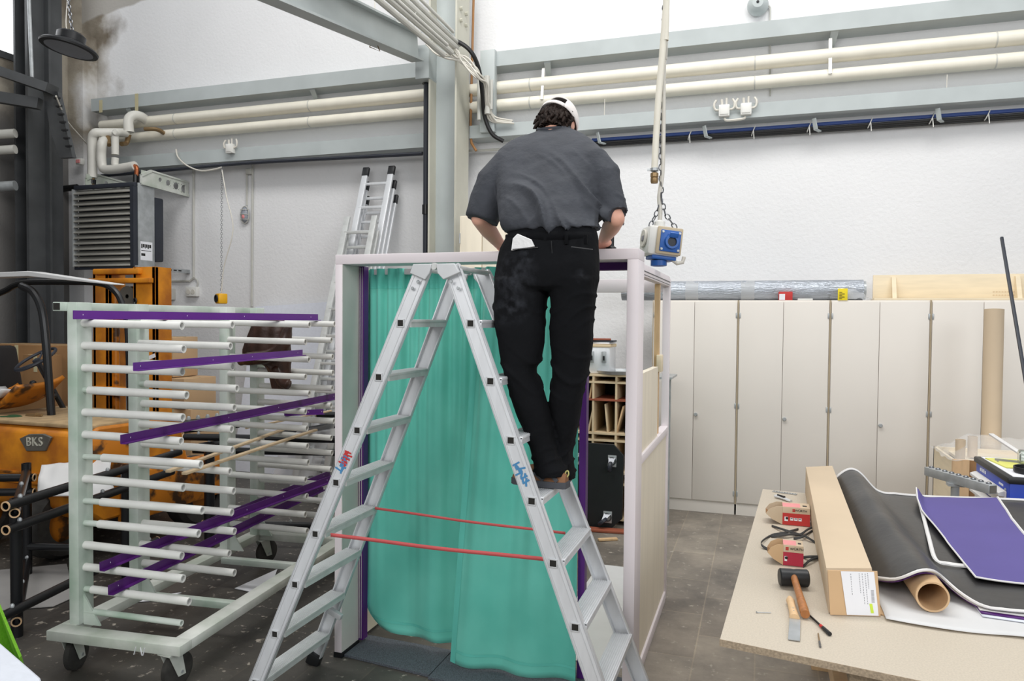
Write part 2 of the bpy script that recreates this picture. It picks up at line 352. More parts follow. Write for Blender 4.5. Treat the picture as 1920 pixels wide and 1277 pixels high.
# dark column at the left wall
lx0, lx1 = at(28, 400, Y=6.5).x, at(100, 400, Y=6.5).x
a, b = at(28, 400, Y=6.5), at(57, 400, Y=6.5)
m = MB().bx(lx0, lx0+.03, 6.5, 6.9, 0, 6.9).bx(lx0, lx0+.36, 6.66, 6.69, 0, 6.9).bx(b.x, b.x+.04, 6.45, 6.9, 0, 6.9)
struct('steel_column', m, 'steel_dark', 'dark steel column standing beside the forklift at the left wall')
MB_ = MB
def hbeam(x0, x1, z0, z1, y0, y1, mat='steel'):
    return MB().bx(x0, x1, y0, y0+.02, z0, z1).bx(x0, x1, y0+.02, y1, z1-.02, z1).bx(x0, x1, y0+.02, y1, z0, z0+.02)
BY = 7.48
def zAt(x, y, Y=BY): return at(x, y, Y=Y).z
struct('steel_beam', hbeam(-8.3, cx0-.04, zAt(560, 168), zAt(560, 142), BY, WY), 'steel', 'upper grey wall beam left of the central column')
struct('steel_beam', hbeam(cx1+.24, 7, zAt(1280, 87), zAt(1280, 57), BY, WY), 'steel', 'upper grey wall beam right of the central column')
struct('steel_beam', hbeam(-8.1, cx0-.04, zAt(560, 293), zAt(560, 268), BY, WY), 'steel', 'lower grey wall beam left of the central column')
struct('steel_beam', hbeam(cx1+.02, 7, zAt(1280, 230), zAt(1280, 204), BY, WY), 'steel', 'lower grey wall beam behind the man and right of the column')
zt = zAt(1280, 57)
struct('steel_beam', MB().bx(at(903, 95, Y=7.46).x, at(930, 95, Y=7.46).x, 7.42, 7.5, zAt(915, 250), zAt(917, 97), .004), 'steel', 'short upright steel plate joining the two right wall beams')
# rafter running from the column up towards the viewer
ra = at(782, 104, X=cx0-.1); rb = at(470, -30, X=cx0-.1)
rb = ra + (rb-ra)*2.2
def ibeam(a, b, w, h):
    m = MB(); x, y, _ = basis(b-a); m.bar(a+y*h/2, b+y*h/2, w, .02); m.bar(a-y*h/2, b-y*h/2, w, .02); m.bar(a, b, .02, h); return m
struct('steel_beam', ibeam(ra + V((0, 0, .08)), rb + V((0, 0, .08)), .14, .26), 'steel', 'sloping grey roof beam running up from the top of the column')
struct('steel_beam', MB().bx(at(780, 100, Y=7.1).x, at(806, 100, Y=7.1).x, 7.08, 7.3, zAt(795, 148, 7.1), zAt(795, 85, 7.1), .006), 'steel', 'small grey beam seat box at the side of the column above the black pipe')
# small triangular pipe brackets under the beams
def bracket(px, py, label):
    p = at(px, py, Y=7.5)
    return tag(MB().prism([p, p + V((.07, 0, 0)), p + V((.03, .2, -.16)), p + V((-.01, .2, -.16))], (0, 0, .02)).build('pipe_bracket', 'steel'), label, 'bracket', 'brackets under the wall beams')
bracket(1020, 119, 'grey pipe bracket under the upper right beam nearest the column')
bracket(1558, 58, 'pale pipe bracket under the upper right beam far from the column')
bracket(580, 169, 'grey pipe bracket under the upper left beam')
bracket(236, 206, 'grey pipe bracket at the far left end of the upper beam')
# lagged heating pipes
PY = 7.56
for (a, b, ys, r, lab) in (((932, 164), (1920, 71), 0, .066, 'upper cream lagged heating pipe along the back wall'), ((932, 197), (1920, 112), 0, .062, 'lower cream lagged heating pipe along the back wall')):
    A, B = at(*a, Y=PY), at(*b, Y=PY); z = at(1280, a[1] + (b[1]-a[1])*(1280-932)/988, Y=PY).z
    o = tag(MB().tube([(-8.2, PY, z), (-6.2, PY, z), (-4, PY, z), (-2, PY, z), (0, PY, z), (6.5, PY, z)], r, 20).build('heating_pipe', 'pipe'), lab, 'pipe', 'heating pipes')
    m = MB()
    for x in (-7, -5.05, -2.35, -.1, 1.9): m.tube([(x, PY, z), (x+.012, PY, z)], r+.003, 20)
    m.build('pipe_seam', 'conduit', o)
    if 'upper' in lab: ZP1 = z
    else: ZP2 = z
for px, py, lab in ((1019, 128, 'white strap hanger holding the heating pipes above the man'), (1557, 72, 'white strap hanger holding the heating pipes at the far right')):
    p = at(px, py, Y=PY-.02); tag(MB().bar(p, (p.x, PY-.07, ZP2+.0), .03, .012).build('pipe_hanger', 'white_plastic'), lab, 'hanger', 'pipe hangers')
# branch pipes feeding the air heater
HY = 7.05
t = thing('heater_pipework', 'white lagged pipe bends joining the heating pipes to the air heater', 'pipes', at(250, 250, Y=HY))
def P(x, y, Y=HY): return at(x, y, Y=Y)
MB().tube(smooth_path([P(173, 333), P(173, 300), P(173, 262), P(178, 250), P(190, 249, HY+.05), P(235, 249, 7.3)], 5), .055, 14).build('lagging', 'pipe_white', t)
MB().tube(smooth_path([P(200, 262, 7.2), P(192, 268), P(190, 290), P(192, 312), P(200, 318), P(225, 316), P(253, 311)], 5), .055, 14).build('lagging', 'pipe_white', t)
MB().tube(smooth_path([P(238, 252, 7.3), P(220, 248), P(216, 256), P(216, 290)], 5), .042, 14).build('lagging', 'pipe_white', t)
MB().tube(smooth_path([P(216, 296), P(216, 310), P(224, 316)], 5), .042, 14).build('lagging', 'pipe_white', t)
MB().tube(smooth_path([P(242, 248, 7.3), P(241, 226, 7.3), P(250, 217, 7.35), P(265, 219, 7.45), P(276, 228, PY)], 5), .06, 14).build('lagging', 'pipe_white', t)
MB().tube(smooth_path([P(242, 252, 7.3), P(237, 268, 7.3), P(228, 270, 7.2)], 4), .03, 8).build('valve', 'brass', t)
MB().tube([P(202, 255, 7.15), P(204, 272, 7.1)], .03, 8).build('valve', 'brass', t)
MB().tube(smooth_path([P(272, 242, 7.4), P(295, 243, 7.4), P(312, 253, PY)], 4), .026, 8).build('connector', 'brass', t)
MB().tube([P(173, 334), P(173, 352)], .03, 8).build('connector', 'brass', t)
MB().tube(smooth_path([P(250, 311), P(256, 314), P(256, 330)], 4), .026, 10).build('copper_elbow', 'copper', t)
MB().tube([P(255, 328), P(255, 348)], .034, 10).build('fitting', 'black_metal', t)
MB().tube([P(173, 337), P(173, 345)], .042, 10).build('fitting', 'black_metal', t)
# ------------------------------------------------------------------ air heater on the back wall
hx0, hx1, hz0, hz1, hy = P(137, 420, 6.85).x, P(250, 420, 6.85).x, P(195, 500, 6.85).z, P(195, 352, 6.85).z, 6.85
t = thing('air_heater', 'wall mounted fan heater with rows of grey louvres and dark sides', 'heater', ((hx0+hx1)/2, hy, hz0))
MB().bx(hx0+.02, hx1, hy+.06, hy+.3, hz0, hz1, .01).build('housing', 'navy', t)
MB().bx(hx0, hx1, hy+.01, hy+.06, hz1, hz1+.05, .006).bx(hx0, hx1, hy+.01, hy+.06, hz0-.03, hz0, .006).bx(hx1-.05, hx1, hy, hy+.06, hz0, hz1).build('front_frame', 'navy', t)
MB().bx(hx1-.0, hx1+.012, hy+.06, hy+.31, hz0+.01, hz1+.05, .004).build('side_panel', 'zinc', t)
MB().bx(hx1-.12, hx1+.01, hy+.32, hy+.46, hz0+.08, hz1-.08, .02).build('fan_housing', 'navy', t)
for i in range(14):
    z = hz0 + (i+.5)*(hz1-hz0)/14
    MB().box(((hx0+hx1-.05)/2, hy+.03, z), (hx1-hx0-.05, .085, .012), Matrix.Rotation(radians(40), 3, 'X'), .003).build('louvre', 'heater', t)
m = MB().bx(hx0+.0, hx0+.012, hy-.015, hy+.06, hz0, hz1).build('louvre_rail', 'zinc', t)
lb = MB().bx(hx1+.013, hx1+.015, hy+.09, hy+.27, hz0+.08, hz0+.3).build('rating_label', 'paper', t)
m = MB()
for i, (a, b) in enumerate(((.1, .12), (.125, .15), (.155, .165), (.17, .19), (.195, .215), (.22, .25))): m.bx(hx1+.0152, hx1+.016, hy+a, hy+b, hz0+.22+.01*(i % 2), hz0+.27)
m.bx(hx1+.0152, hx1+.016, hy+.1, hy+.25, hz0+.19, hz0+.197).bx(hx1+.0152, hx1+.016, hy+.1, hy+.16, hz0+.13, hz0+.16)
m.build('print', 'ink', lb)
# upper cantilever brackets with round holes, lower slotted rail
for x, nm in ((hx0+.1, 0), (hx1+.02, 1)):
    n = 40; zt, zb = hz1+.22, hz1+.02
    m = MB(); y0, y1 = hy+.1, WY-.01
    cyl = [(y0 + (y1-y0)*f, hz1+.14-.015*i, r) for i, (f, r) in enumerate(((.38, .03), (.55, .04), (.72, .048), (.9, .055)))]
    # plate cut into strips around the holes
    m.bar((x, y0, hz1+.05), (x, y1, hz1+.02), .03, .03); m.bar((x, y0, hz1+.14), (x, y0+.15, hz1+.22), .03, .03); m.bar((x, y0+.15, hz1+.22), (x, y1, hz1+.19), .03, .02)
    m.bar((x, y0, hz1+.05), (x, y0, hz1+.14), .02, .02); m.bar((x, y1-.03, hz1+.02), (x, y1-.03, hz1+.19), .02, .05)
    ys = [y0+.02] + [c[0] for c in cyl] + [y1-.04]
    for (cy, cz, r), (l, rr) in zip(cyl, [(y0, 0)]+[(c[0], c[2]) for c in cyl[:-1]]): 
        a, b = l+rr, cy-r
        if b > a: m.bx(x-.004, x+.004, a, b, hz1+.03, hz1+.205)
        m.tube(arc((x, cy, cz), r, 0, 2*pi, 18, (0, 1, 0), (0, 0, 1))[:-1], .006, 6, closed=True)
        m.bx(x-.004, x+.004, cy-r, cy+r, cz+r-.004, hz1+.21).bx(x-.004, x+.004, cy-r, cy+r, hz1+.03, cz-r+.004)
    m.build('bracket', 'rack_lt', t)
m = MB().bar((hx1+.02, hy+.02, hz0-.01), (hx1+.02, WY-.01, hz0-.01), .045, .045)
m.build('slotted_rail', 'zinc', t)
m = MB()
for i in range(8): m.bx(hx1+.042, hx1+.045, hy+.1+i*.08, hy+.15+i*.08, hz0-.018, hz0-.002)
m.build('slot', 'black', t)
# ------------------------------------------------------------------ wiring and fittings on the back wall
def cable(name, pts, r, mat, label, cat='cable', n=6, sm=True, group=None):
    return tag(MB().tube(smooth_path(pts, 5) if sm else pts, r, n).build(name, mat), label, cat, group)
W = lambda x, y, Y=WY-.02: at(x, y, Y=Y)
cable('conduit', [W(363, 300), W(363, 520), W(356, 527), W(318, 527), W(314, 535)], .014, 'conduit', 'grey conduit running down the wall beside the air heater', 'conduit', sm=False)
cable('conduit', [W(474, 300), W(472, 575)], .014, 'conduit', 'long grey wall conduit right of the oval bulkhead lamp', 'conduit', sm=False)
cable('conduit', [W(463, 320), W(463, 385)], .012, 'conduit', 'short twin conduit dropping to the oval bulkhead lamp', 'conduit', sm=False)
def wallbox(name, x0, y0, x1, y1, d, mat, label, cat, Y=WY):
    a, b = at(x0, y0, Y=Y-d), at(x1, y1, Y=Y-d)
    t = thing(name, label, cat, ((a.x+b.x)/2, Y, b.z))
    MB().bx(a.x, b.x, Y-d, Y, b.z, a.z, .008).build('casing', mat, t)
    return t, a, b
t, a, b = wallbox('junction_box', 460, 316, 470, 326, .06, 'conduit', 'small grey junction box above the oval bulkhead lamp', 'junction box')
MB().bx(a.x+.01, b.x-.01, WY-.064, WY-.06, b.z+.01, a.z-.01).build('lid', 'conduit', t)
t, a, b = wallbox('switch_box', 303, 541, 320, 562, .09, 'conduit', 'grey switch box on the wall below the air heater', 'switch')
MB().bx(a.x+.02, a.x+.06, WY-.097, WY-.09, b.z+.03, a.z-.02, .003).build('rocker', 'ink_grey', t)
t, a, b = wallbox('socket_box', 347, 538, 368, 556, .06, 'white_plastic', 'white double wall socket right of the grey switch box', 'socket')
MB().lathe([(0, 0), (.03, 0), (.03, .006), (0, .006)], ((a.x*.7+b.x*.3), WY-.066, (a.z+b.z)/2), (0, 1, 0), 14).lathe([(0, 0), (.03, 0), (.03, .006), (0, .006)], ((a.x*.3+b.x*.7), WY-.066, (a.z+b.z)/2), (0, 1, 0), 14).build('outlet', 'cord', t)
cable('loop_cable', [W(368, 540), W(371, 530), W(366, 522), W(357, 526)], .008, 'conduit', 'looped grey cable above the white double socket')
# oval bulkhead lamp
p = W(460, 403); t = thing('bulkhead_lamp', 'oval caged bulkhead lamp on the white wall', 'lamp', p)
MB().ell(p, (.055, .05, .1)).build('glass_dome', 'diffuser', t); MB().ell(p + V((0, 0, -.02)), (.04, .055, .05)).build('bulb_glow', 'pink', t)
m = MB()
for k in (-.5, 0, .5): m.tube([p + V((.058*cos(q), -.056*sin(q) , 0)) + V((0, 0, k*.12)) for q in [i*pi/8 for i in range(9)]], .004, 5)
m.tube(arc(p + V((0, -.01, 0)), 1, 0, 2*pi, 24, (.06, 0, 0), (0, 0, .105))[:-1], .007, 6, closed=True); m.build('cage', 'conduit', t)
# thin black pipe along the left wall and bundle on the right
cable('thin_pipe', [W(190, 330, 7.5), W(300, 320, 7.5), W(460, 306, 7.5), W(640, 296, 7.5), W(792, 288, 7.5)], .022, 'navy', 'thin dark pipe running under the lower left beam', 'pipe', 8)
cable('heavy_pipe', [W(98, 356, 7.4), W(145, 351, 7.4)], .04, 'black_metal', 'short thick black pipe ending at the left side of the heater', 'pipe', 10)
zc = at(1280, 251, Y=7.62).z
tag(MB().tube([(at(1110, 266, Y=7.62).x, 7.62, zc), (1, 7.62, zc), (6.5, 7.62, zc)], .018, 8).build('air_hose', 'cord_blue'), 'thin blue hose running under the lower right beam', 'hose')
m = MB()
for k in range(3): m.tube([(at(1110, 266, Y=7.63).x, 7.62+.015*k, zc-.03-.012*k), (1.5, 7.62+.015*k, zc-.034-.014*k), (6.5, 7.62+.015*k, zc-.03-.012*k)], .012, 7)
tag(m.build('cable_run', 'cord_black'), 'black cable run strapped beneath the blue hose', 'cable')
ties = [1294, 1413, 1517, 1631, 1746, 1850]
for i, px in enumerate(ties):
    p = at(px, 250, Y=7.62); m = MB().tube([(p.x + .045*sin(q)*.4, 7.62 - .045*cos(q), zc-.02+.045*sin(q)) for q in [k*pi/6 for k in range(12)]], .005, 5, closed=True).tube([(p.x, 7.57, zc-.03), (p.x+.005, 7.56, zc-.11)], .004, 5)
    tag(m.build('cable_tie', 'white_plastic'), 'white cable tie around the blue hose and black cables', 'cable tie', 'cable ties on the right cable run')
for px, py, lab in ((1320, 236, 'small steel clip hanging under the lower right beam nearest the chain'), (1526, 222, 'small steel clip under the lower right beam mid way along'), (1758, 203, 'small angled clip under the lower right beam near the picture edge'), (1120, 248, 'small steel clip under the lower beam just right of the man')):
    p = at(px, py, Y=7.52); tag(MB().bar(p, p + V((.02, .02, -.1)), .04, .012).bar(p + V((.02, .02, -.1)), p + V((.06, .1, -.1)), .03, .012).build('beam_clip', 'steel'), lab, 'clip', 'clips under the right beam')
# twin white junction boxes on the lower right beam, one on the lower left beam
def cjb(px, py, lab, w=.1):
    p = at(px, py, Y=BY-.03); t = thing('cable_junction_box', lab, 'junction box', (p.x, BY, p.z-w/2))
    MB().bx(p.x-w/2, p.x+w/2, BY-.06, BY, p.z-w*.55, p.z+w*.55, .006).build('casing', 'white_plastic', t)
    MB().bx(p.x-w/2+.012, p.x+w/2-.012, BY-.066, BY-.06, p.z-w*.4, p.z+w*.4, .002).build('lid', 'white_plastic', t)
    m = MB()
    for sx in (-1, 1): m.tube(smooth_path([(p.x+sx*w*.5, BY-.03, p.z+.01), (p.x+sx*w*.85, BY-.03, p.z+.02), (p.x+sx*w*.95, BY-.03, p.z+.07), (p.x+sx*w*.75, BY-.02, p.z+.11)], 4), .011, 7)
    m.tube([(p.x-.02, BY-.03, p.z+w*.5), (p.x-.025, BY-.03, p.z+.11)], .012, 7).tube([(p.x+.02, BY-.03, p.z+w*.5), (p.x+.02, BY-.03, p.z+.12)], .01, 7)
    m.build('cable_tail', 'cord', t); return t
cjb(1358, 208, 'white junction box on the lower right beam, nearer the chain'); cjb(1399, 205, 'white junction box on the lower right beam, further from the chain', .1); cjb(432, 279, 'white junction box on the lower left beam')
cable('link_cable', [at(1358, 222, Y=BY-.03), at(1364, 226, Y=BY-.03), at(1392, 223, Y=BY-.03), at(1398, 219, Y=BY-.03)], .012, 'cord', 'short white cable joining the twin junction boxes')
cable('drop_cable', [W(330, 280, 7.45), W(334, 295, 7.45), W(350, 310, 7.45), W(375, 320, 7.45), W(400, 318, 7.45), W(415, 314, 7.45)], .01, 'cord', 'white cable sagging across the wall from the lower left beam')
t, a, b = wallbox('switch_box', 141, 297, 152, 308, .06, 'white_plastic', 'small white switch on the beam left of the pipe bends', 'switch', 7.45)
MB().bx(a.x+.02, b.x-.02, 7.38, 7.392, b.z+.02, a.z-.02).build('rocker', 'pink', t)
# bell near the top right
p = W(1421, 8, WY-.08); t = thing('alarm_bell', 'grey round bell high on the right wall', 'bell', (p.x, WY, p.z))
MB().lathe([(0, -.085), (.05, -.08), (.085, -.05), (.1, 0), (.1, .02), (0, .02)], (p.x, WY-.06, p.z), (0, 1, 0), 24).build('gong', 'steel', t)
MB().lathe([(0, -.012), (.012, -.008), (.014, 0), (0, 0)], (p.x, WY-.145, p.z), (0, 1, 0), 10).build('nut', 'black', t)
MB().bx(p.x-.03, p.x+.03, WY-.04, WY, p.z-.03, p.z+.03).build('base', 'steel', t)
cable('bell_wire', [W(1432, 2), W(1444, 14), W(1444, 45), W(1444, 110), W(1444, 180)], .008, 'conduit', 'thin grey wire clipped down the wall from the bell', sm=False)
cable('hanging_wire', [W(1134, 186, 7.5), W(1133, 217, 7.5)], .004, 'cord', 'short white wire hanging below the lower heating pipe above the man')
cable('hanging_wire', [W(1776, 140, 7.5), W(1775, 165, 7.5)], .004, 'cord', 'short white wire hanging below the lower heating pipe at far right')
# black drain pipe beside the column
p = at(799, 300, Y=7.25); t = thing('down_pipe', 'black vertical down pipe along the left side of the column', 'pipe', (p.x, 7.25, 0))
MB().tube([(p.x, 7.25, .0), (p.x, 7.25, at(799, 150, Y=7.25).z)], .03, 14).build('pipe', 'navy', t)
for py, r_, h_ in ((393, .04, .05), (154, .05, .02)):
    zj = at(799, py, Y=7.25).z; MB().tube([(p.x, 7.25, zj-h_), (p.x, 7.25, zj+h_)], r_, 14).build('coupling', 'black_metal', t)
# conduits and cable bundle crossing the column
t = thing('conduit_bundle', 'bundle of white conduits sloping down to the column from the roof', 'conduits', at(840, 110, Y=7.0))
for i, ((x0, y0), (x1, y1), r) in enumerate((((700, -8), (832, 103), .027), ((722, -8), (846, 98), .03), ((748, -8), (856, 90), .03), ((766, -8), (862, 84), .022), ((782, -8), (850, 60), .016), ((735, -8), (838, 84), .018))):
    c_a, c_b = at(x0, y0, X=cx1-.08+.03*i), at(x1, y1, X=cx1+.02+.02*i); MB().tube([c_b + (c_a-c_b)*3, c_a, c_b], r, 10).build('conduit', 'conduit', t)
for (x, y) in ((792, 46), (762, 28), (812, 66)):
    c = at(x, y, X=cx1-.08); MB().tube([c + V((.1*cos(q), .0, .06*sin(q)+.03*cos(q))) for q in [k*pi/8 for k in range(16)]], .004, 5, closed=True).build('tie', 'white_plastic', t)
cable('black_cable', [at(835, 72, Y=6.95), at(862, 80, Y=7.0), at(884, 98, Y=7.0), at(898, 130, Y=7.1), at(904, 170, Y=7.2), at(908, 215, Y=7.35), at(922, 250, Y=7.4), at(944, 265, Y=7.45)], .022, 'cord_black', 'thick black cable curving over the column and down behind the man', n=9)
rnd = random.Random(3)
for i in range(9):
    x0, y0 = 822+rnd.random()*40, 86+rnd.random()*22
    pts = [at(x0-26, y0-22, Y=6.98), at(x0, y0, Y=6.98), at(858+rnd.random()*14, 104+rnd.random()*18, Y=7.0), at(886+rnd.random()*12, 126+rnd.random()*20, Y=7.05), at(904+rnd.random()*10, 150+rnd.random()*12, Y=7.2), at(908+rnd.random()*12, 195, Y=7.3), at(915+rnd.random()*14, 218+rnd.random()*8, Y=7.4), at(940+rnd.random()*35, 226+rnd.random()*6, Y=7.44)]
    cable('loose_cable', pts, .0095, 'cord', 'thin pale cable in the tangle draped across the top of the column', n=6, group='pale cables over the column')
m = [((898, 145), (898, 225)), ((913, 143), (914, 214)), ((922, 150), (921, 205))]
for k, ((x0, y0), (x1, y1)) in enumerate(m): tag(MB().tube([at(x0, y0, Y=7.33), at(x1, y1, Y=7.33)], (.02, .032, .016)[k], 10).build('conduit_sleeve', 'conduit'), ('thin grey conduit sleeve beside the column, closest to the ochre pipe', 'thick grey conduit sleeve standing right of the black cable', 'thin grey conduit sleeve furthest right below the cable tangle')[k], 'conduit')
cable('ochre_pipe', [at(888, -5, Y=7.55), at(885, 120, Y=7.55), at(882, 250, Y=7.5), at(884, 268, Y=7.5), at(893, 283, Y=7.5)], .014, 'orange', 'thin ochre pipe running down behind the column', 'pipe', 8, sm=False)
cable('wall_conduit', [at(877, 283, Y=7.6), at(940, 280, Y=7.6)], .014, 'conduit', 'thin conduit under the lower beam just right of the column', 'conduit', sm=False)
# pull handle hanging at the top left of the column
t = thing('pull_handle', 'triangular wire pull handle hanging on a cord below the roof beam', 'pull handle', at(702, 95, Y=6.2))
MB().tube([at(703, -5, Y=6.2), at(702, 68, Y=6.2)], .005, 6).build('cord', 'cord', t)
MB().tube([at(702, 68, Y=6.2), at(693, 88, Y=6.2), at(712, 96, Y=6.2)], .006, 6, closed=True).build('triangle', 'brass', t)
# high bay lamp at top left
p = at(130, 88, Y=5.6); t = thing('high_bay_lamp', 'round black high bay lamp hanging on a chain', 'lamp', p)
rr = (at(168, 90, Y=5.6)-at(93, 90, Y=5.6)).length/2
ax = V((.13, .12, 1)).normalized()
MB().lathe([(rr*.82, -.03), (rr*.98, -.028), (rr, -.01), (rr*.93, .01), (rr*.5, .05), (rr*.48, .06), (0, .06)], p, ax, 36).build('shade', 'black', t)
MB().lathe([(0, -.02), (rr*.6, -.022), (rr*.82, -.03)], p, ax, 36).build('diffuser', 'diffuser', t)
MB().lathe([(0, .055), (rr*.5, .055), (rr*.5, .12), (rr*.4, .14), (0, .14)], p, ax, 24).build('driver', 'black_metal', t)
q = p + ax*.14
MB().tube(arc(q, .03, 0, pi, 8, (1, 0, 0), (0, 0, 1)), .006, 6).build('hook', 'chain', t)
MB().chain([q + V((0, 0, .02)), at(127, -10, Y=5.6), at(127, -10, Y=5.6) + V((0, 0, 1.4))], .045, .005).build('chain', 'chain', t)
MB().tube(smooth_path([q, at(124, 50, Y=5.6), at(127, -10, Y=5.6)], 4), .005, 6).build('flex', 'cord', t)
# crane girder at far left
zz = at(60, 150, Y=6.2)
t = thing('crane_bracket', 'dark steel crane girder and curved bracket fixed to the left column', 'girder', at(90, 170, Y=6.3))
MB().bar(at(-18, 128, Y=6.1), at(98, 168, Y=6.3), .2, .1).bar(at(-18, 180, Y=6.1), at(75, 195, Y=6.3), .1, .12).build('girder', 'steel_dark', t)
m = MB().prism([at(80, 170, Y=6.35), at(108, 172, Y=6.35), at(136, 295, Y=6.35), at(112, 296, Y=6.35), at(96, 250, Y=6.35)], (0, .05, 0)); m.build('gusset', 'steel_dark', t)
for i in range(7): MB().box(at(107+i*3.6, 184+i*15, Y=6.32), (.07, .03, .02)).build('rivet', 'black', t)
for (x, y, r, lab) in ((8, 252, .045, 'upper grey pipe on the far left behind the dark column'), (8, 282, .045, 'lower grey pipe on the far left behind the dark column'), (8, 350, .05, 'shiny ventilation duct on the far left behind the dark column')):
    a = at(-14, y+1, Y=6.25); tag(MB().tube([a, at(29, y-2, Y=6.35)], r*1.15, 14).build('side_pipe', 'conduit' if r < .05 else 'zinc'), lab, 'pipe')
cable('tube_strip', [at(54, -5, Y=6.42), at(60, 145, Y=6.42)], .02, 'zinc', 'two bright conduits running up the dark left column', 'conduit', 8, sm=False)
cable('loose_cable', [at(105, 180, Y=6.2), at(125, 225, Y=6.5), at(150, 255, Y=6.9), at(165, 272, Y=7.1)], .009, 'cord', 'pale cable hanging from the crane bracket towards the pipe bends')
for px, lab in ((186, 'strip of masking tape on the upper left beam nearest the corner'), (253, 'strip of masking tape on the upper left beam above the pipe bend')):
    a, b = at(px, 176 if px > 200 else 188, Y=BY-.005), at(px+3, 211, Y=BY-.005); tag(MB().bx(a.x, a.x+.05, BY-.006, BY-.002, b.z, a.z).build('tape_strip', 'tape'), lab, 'tape', 'masking tape on the beam')
# ------------------------------------------------------------------ ladders leaning on the back wall
def lean_ladder(name, label, pL, pR, ysec, foot, secs, mat, wide, group=None, caps=True, yoff=0, nr=12):
    """pL / pR: pixels of the two rail tops; the rails run down to the floor at depth `foot`"""
    a, b = at(*pL, Y=7.55+yoff), at(*pR, Y=7.55+yoff)
    zt = max(a.z, b.z); xs = (a.x, b.x)
    t = thing(name, label, 'ladder', ((a.x+b.x)/2, foot, 0))
    y_at = lambda z, k: foot + (7.55+yoff-foot)*z/zt + .075*k
    for k in range(secs):
        top = zt - .16*k; w = wide
        s = MB_()
        for sx, x in zip((-1, 1), xs):
            x = x + sx*.0
            MB_().bar((x + sx*.01*k, y_at(0, k), .01), (x + sx*.01*k, y_at(top, k), top), .03, .068, up=(1, 0, 0), bev=.004).build('rail', mat, t)
            if caps: MB_().bar((x + sx*.01*k, y_at(top-.08, k), top-.08), (x + sx*.01*k, y_at(top+.02, k), top+.02), .038, .078, up=(1, 0, 0), bev=.005).build('end_cap', 'black', t)
        for i in range(nr):
            z = top - .18 - i*.28
            if z < .1: break
            MB_().bar((xs[0], y_at(z, k), z), (xs[1], y_at(z, k), z), .03, .03, bev=.004).build('rung', mat, t)
    return t
lean_ladder('extension_ladder', 'tall aluminium extension ladder with black end caps leaning on the white wall', (687, 318), (735, 318), 0, 6.3, 3, 'alu', .07)
lean_ladder('wooden_ladder', 'shorter worn grey ladder without end caps standing in front of the extension ladder', (652, 407), (703, 405), 0, 6.15, 2, 'alu_old', .05, caps=False, yoff=-.35)
# cream cupboard front behind the man and black post beside his right hand
a, b = at(862, 405, Y=6.9), at(950, 405, Y=6.9)
t = thing('cream_cupboard', 'cream painted cupboard behind the booth, seen left of the man', 'cupboard', ((a.x+b.x)/2, 6.9, 0))
MB().bx(a.x, b.x, 6.9, 7.1, .0, a.z, .005).build('carcass', 'panel', t)
MB().bx(a.x+.01, (a.x+b.x)/2-.004, 6.88, 6.9, .05, a.z-.01, .003).build('door', 'panel', t); MB().bx((a.x+b.x)/2+.004, b.x-.01, 6.88, 6.9, .05, a.z-.01, .003).build('door', 'panel', t)
z = at(864, 447, Y=6.88).z; MB().tube([(a.x+.012, 6.875, z-.05), (a.x+.012, 6.875, z+.05)], .008, 8).build('hinge', 'zinc', t)
a = at(1146, 428, Y=3.5); t = thing('black_nozzle', 'short black tube standing on the booth frame beside the man\'s right hand', 'tube', (a.x, 3.5, 2.134))
MB().tube([(a.x, 3.5, 2.15), (a.x, 3.5, a.z)], .015, 12).build('tube', 'black', t); MB().lathe([(0, 0), (.026, 0), (.026, .012), (.016, .02), (0, .02)], (a.x, 3.5, 2.134), (0, 0, 1), 16).build('foot_ring', 'black_metal', t)
# pale board leaning on the wall between rack and ladders
A, B = at(478, 575, Y=7.62), at(622, 566, Y=7.62); C2, D = V((B.x, 7.2, .0)), V((A.x, 7.2, .0))
tag(MB().prism([A, B, C2, D], (0, .02, 0)).build('leaning_board', 'foam'), 'large pale board leaning on the wall behind the drying rack', 'board')
# ------------------------------------------------------------------ forklift
t = thing('forklift', 'old yellow forklift with black tube guard and steering wheel behind the rack', 'forklift', (-5.1, 4.6, 0))
X1, X0 = -4.52, -5.9
prof = [(4.0, .42), (4.0, .86), (4.03, .95), (4.12, 1.0), (4.9, .98), (5.0, .62), (5.4, .55), (5.4, .3), (4.15, .3)]
MB().prism([(X1, y, z) for y, z in prof], (X0-X1, 0, 0)).build('chassis', 'fork', t, bevel=.02)
MB().bx(X0+.1, X1-.02, 4.06, 4.9, .985, 1.015, .01).build('deck', 'fork_pale', t)
MB().bx(X1-.1, X1+.02, 3.98, 4.5, .55, .93, .03).build('side_cover', 'fork_dirty', t)
MB().bx(X1-.03, X1+.05, 4.3, 5.4, .25, .62, .02).build('side_skirt', 'fork_dirty', t)
c0, c1 = at(36, 845, Y=3.985), at(95, 815, Y=3.985); cz = (c0.z+c1.z)/2; cxm = (c0.x+c1.x)/2; w = (c1.x-c0.x)/2; h = (c1.z-c0.z)/2
pl = [(cxm-w, 3.985, cz+h*.3), (cxm-w*.55, 3.985, cz-h), (cxm+w*.65, 3.985, cz-h*.8), (cxm+w, 3.985, cz+h*.7), (cxm+w*.5, 3.985, cz+h), (cxm-w*.4, 3.985, cz+h*.85)]
pp = MB().prism(pl, (0, .02, 0)).build('name_plate', 'iron', t, bevel=.004)
text('BKS', h*1.35, (cxm, 3.982, cz+.005), (1, 0, 0.06), (0, 0, 1), 'steel_beige', pp, depth=.004, spacing=1.1)
for i in range(3): MB().bx(X0, X1-.12, 3.985, 4.0, .5+.07*i, .52+.07*i, .004).build('grille_bar', 'fork_dirty', t)
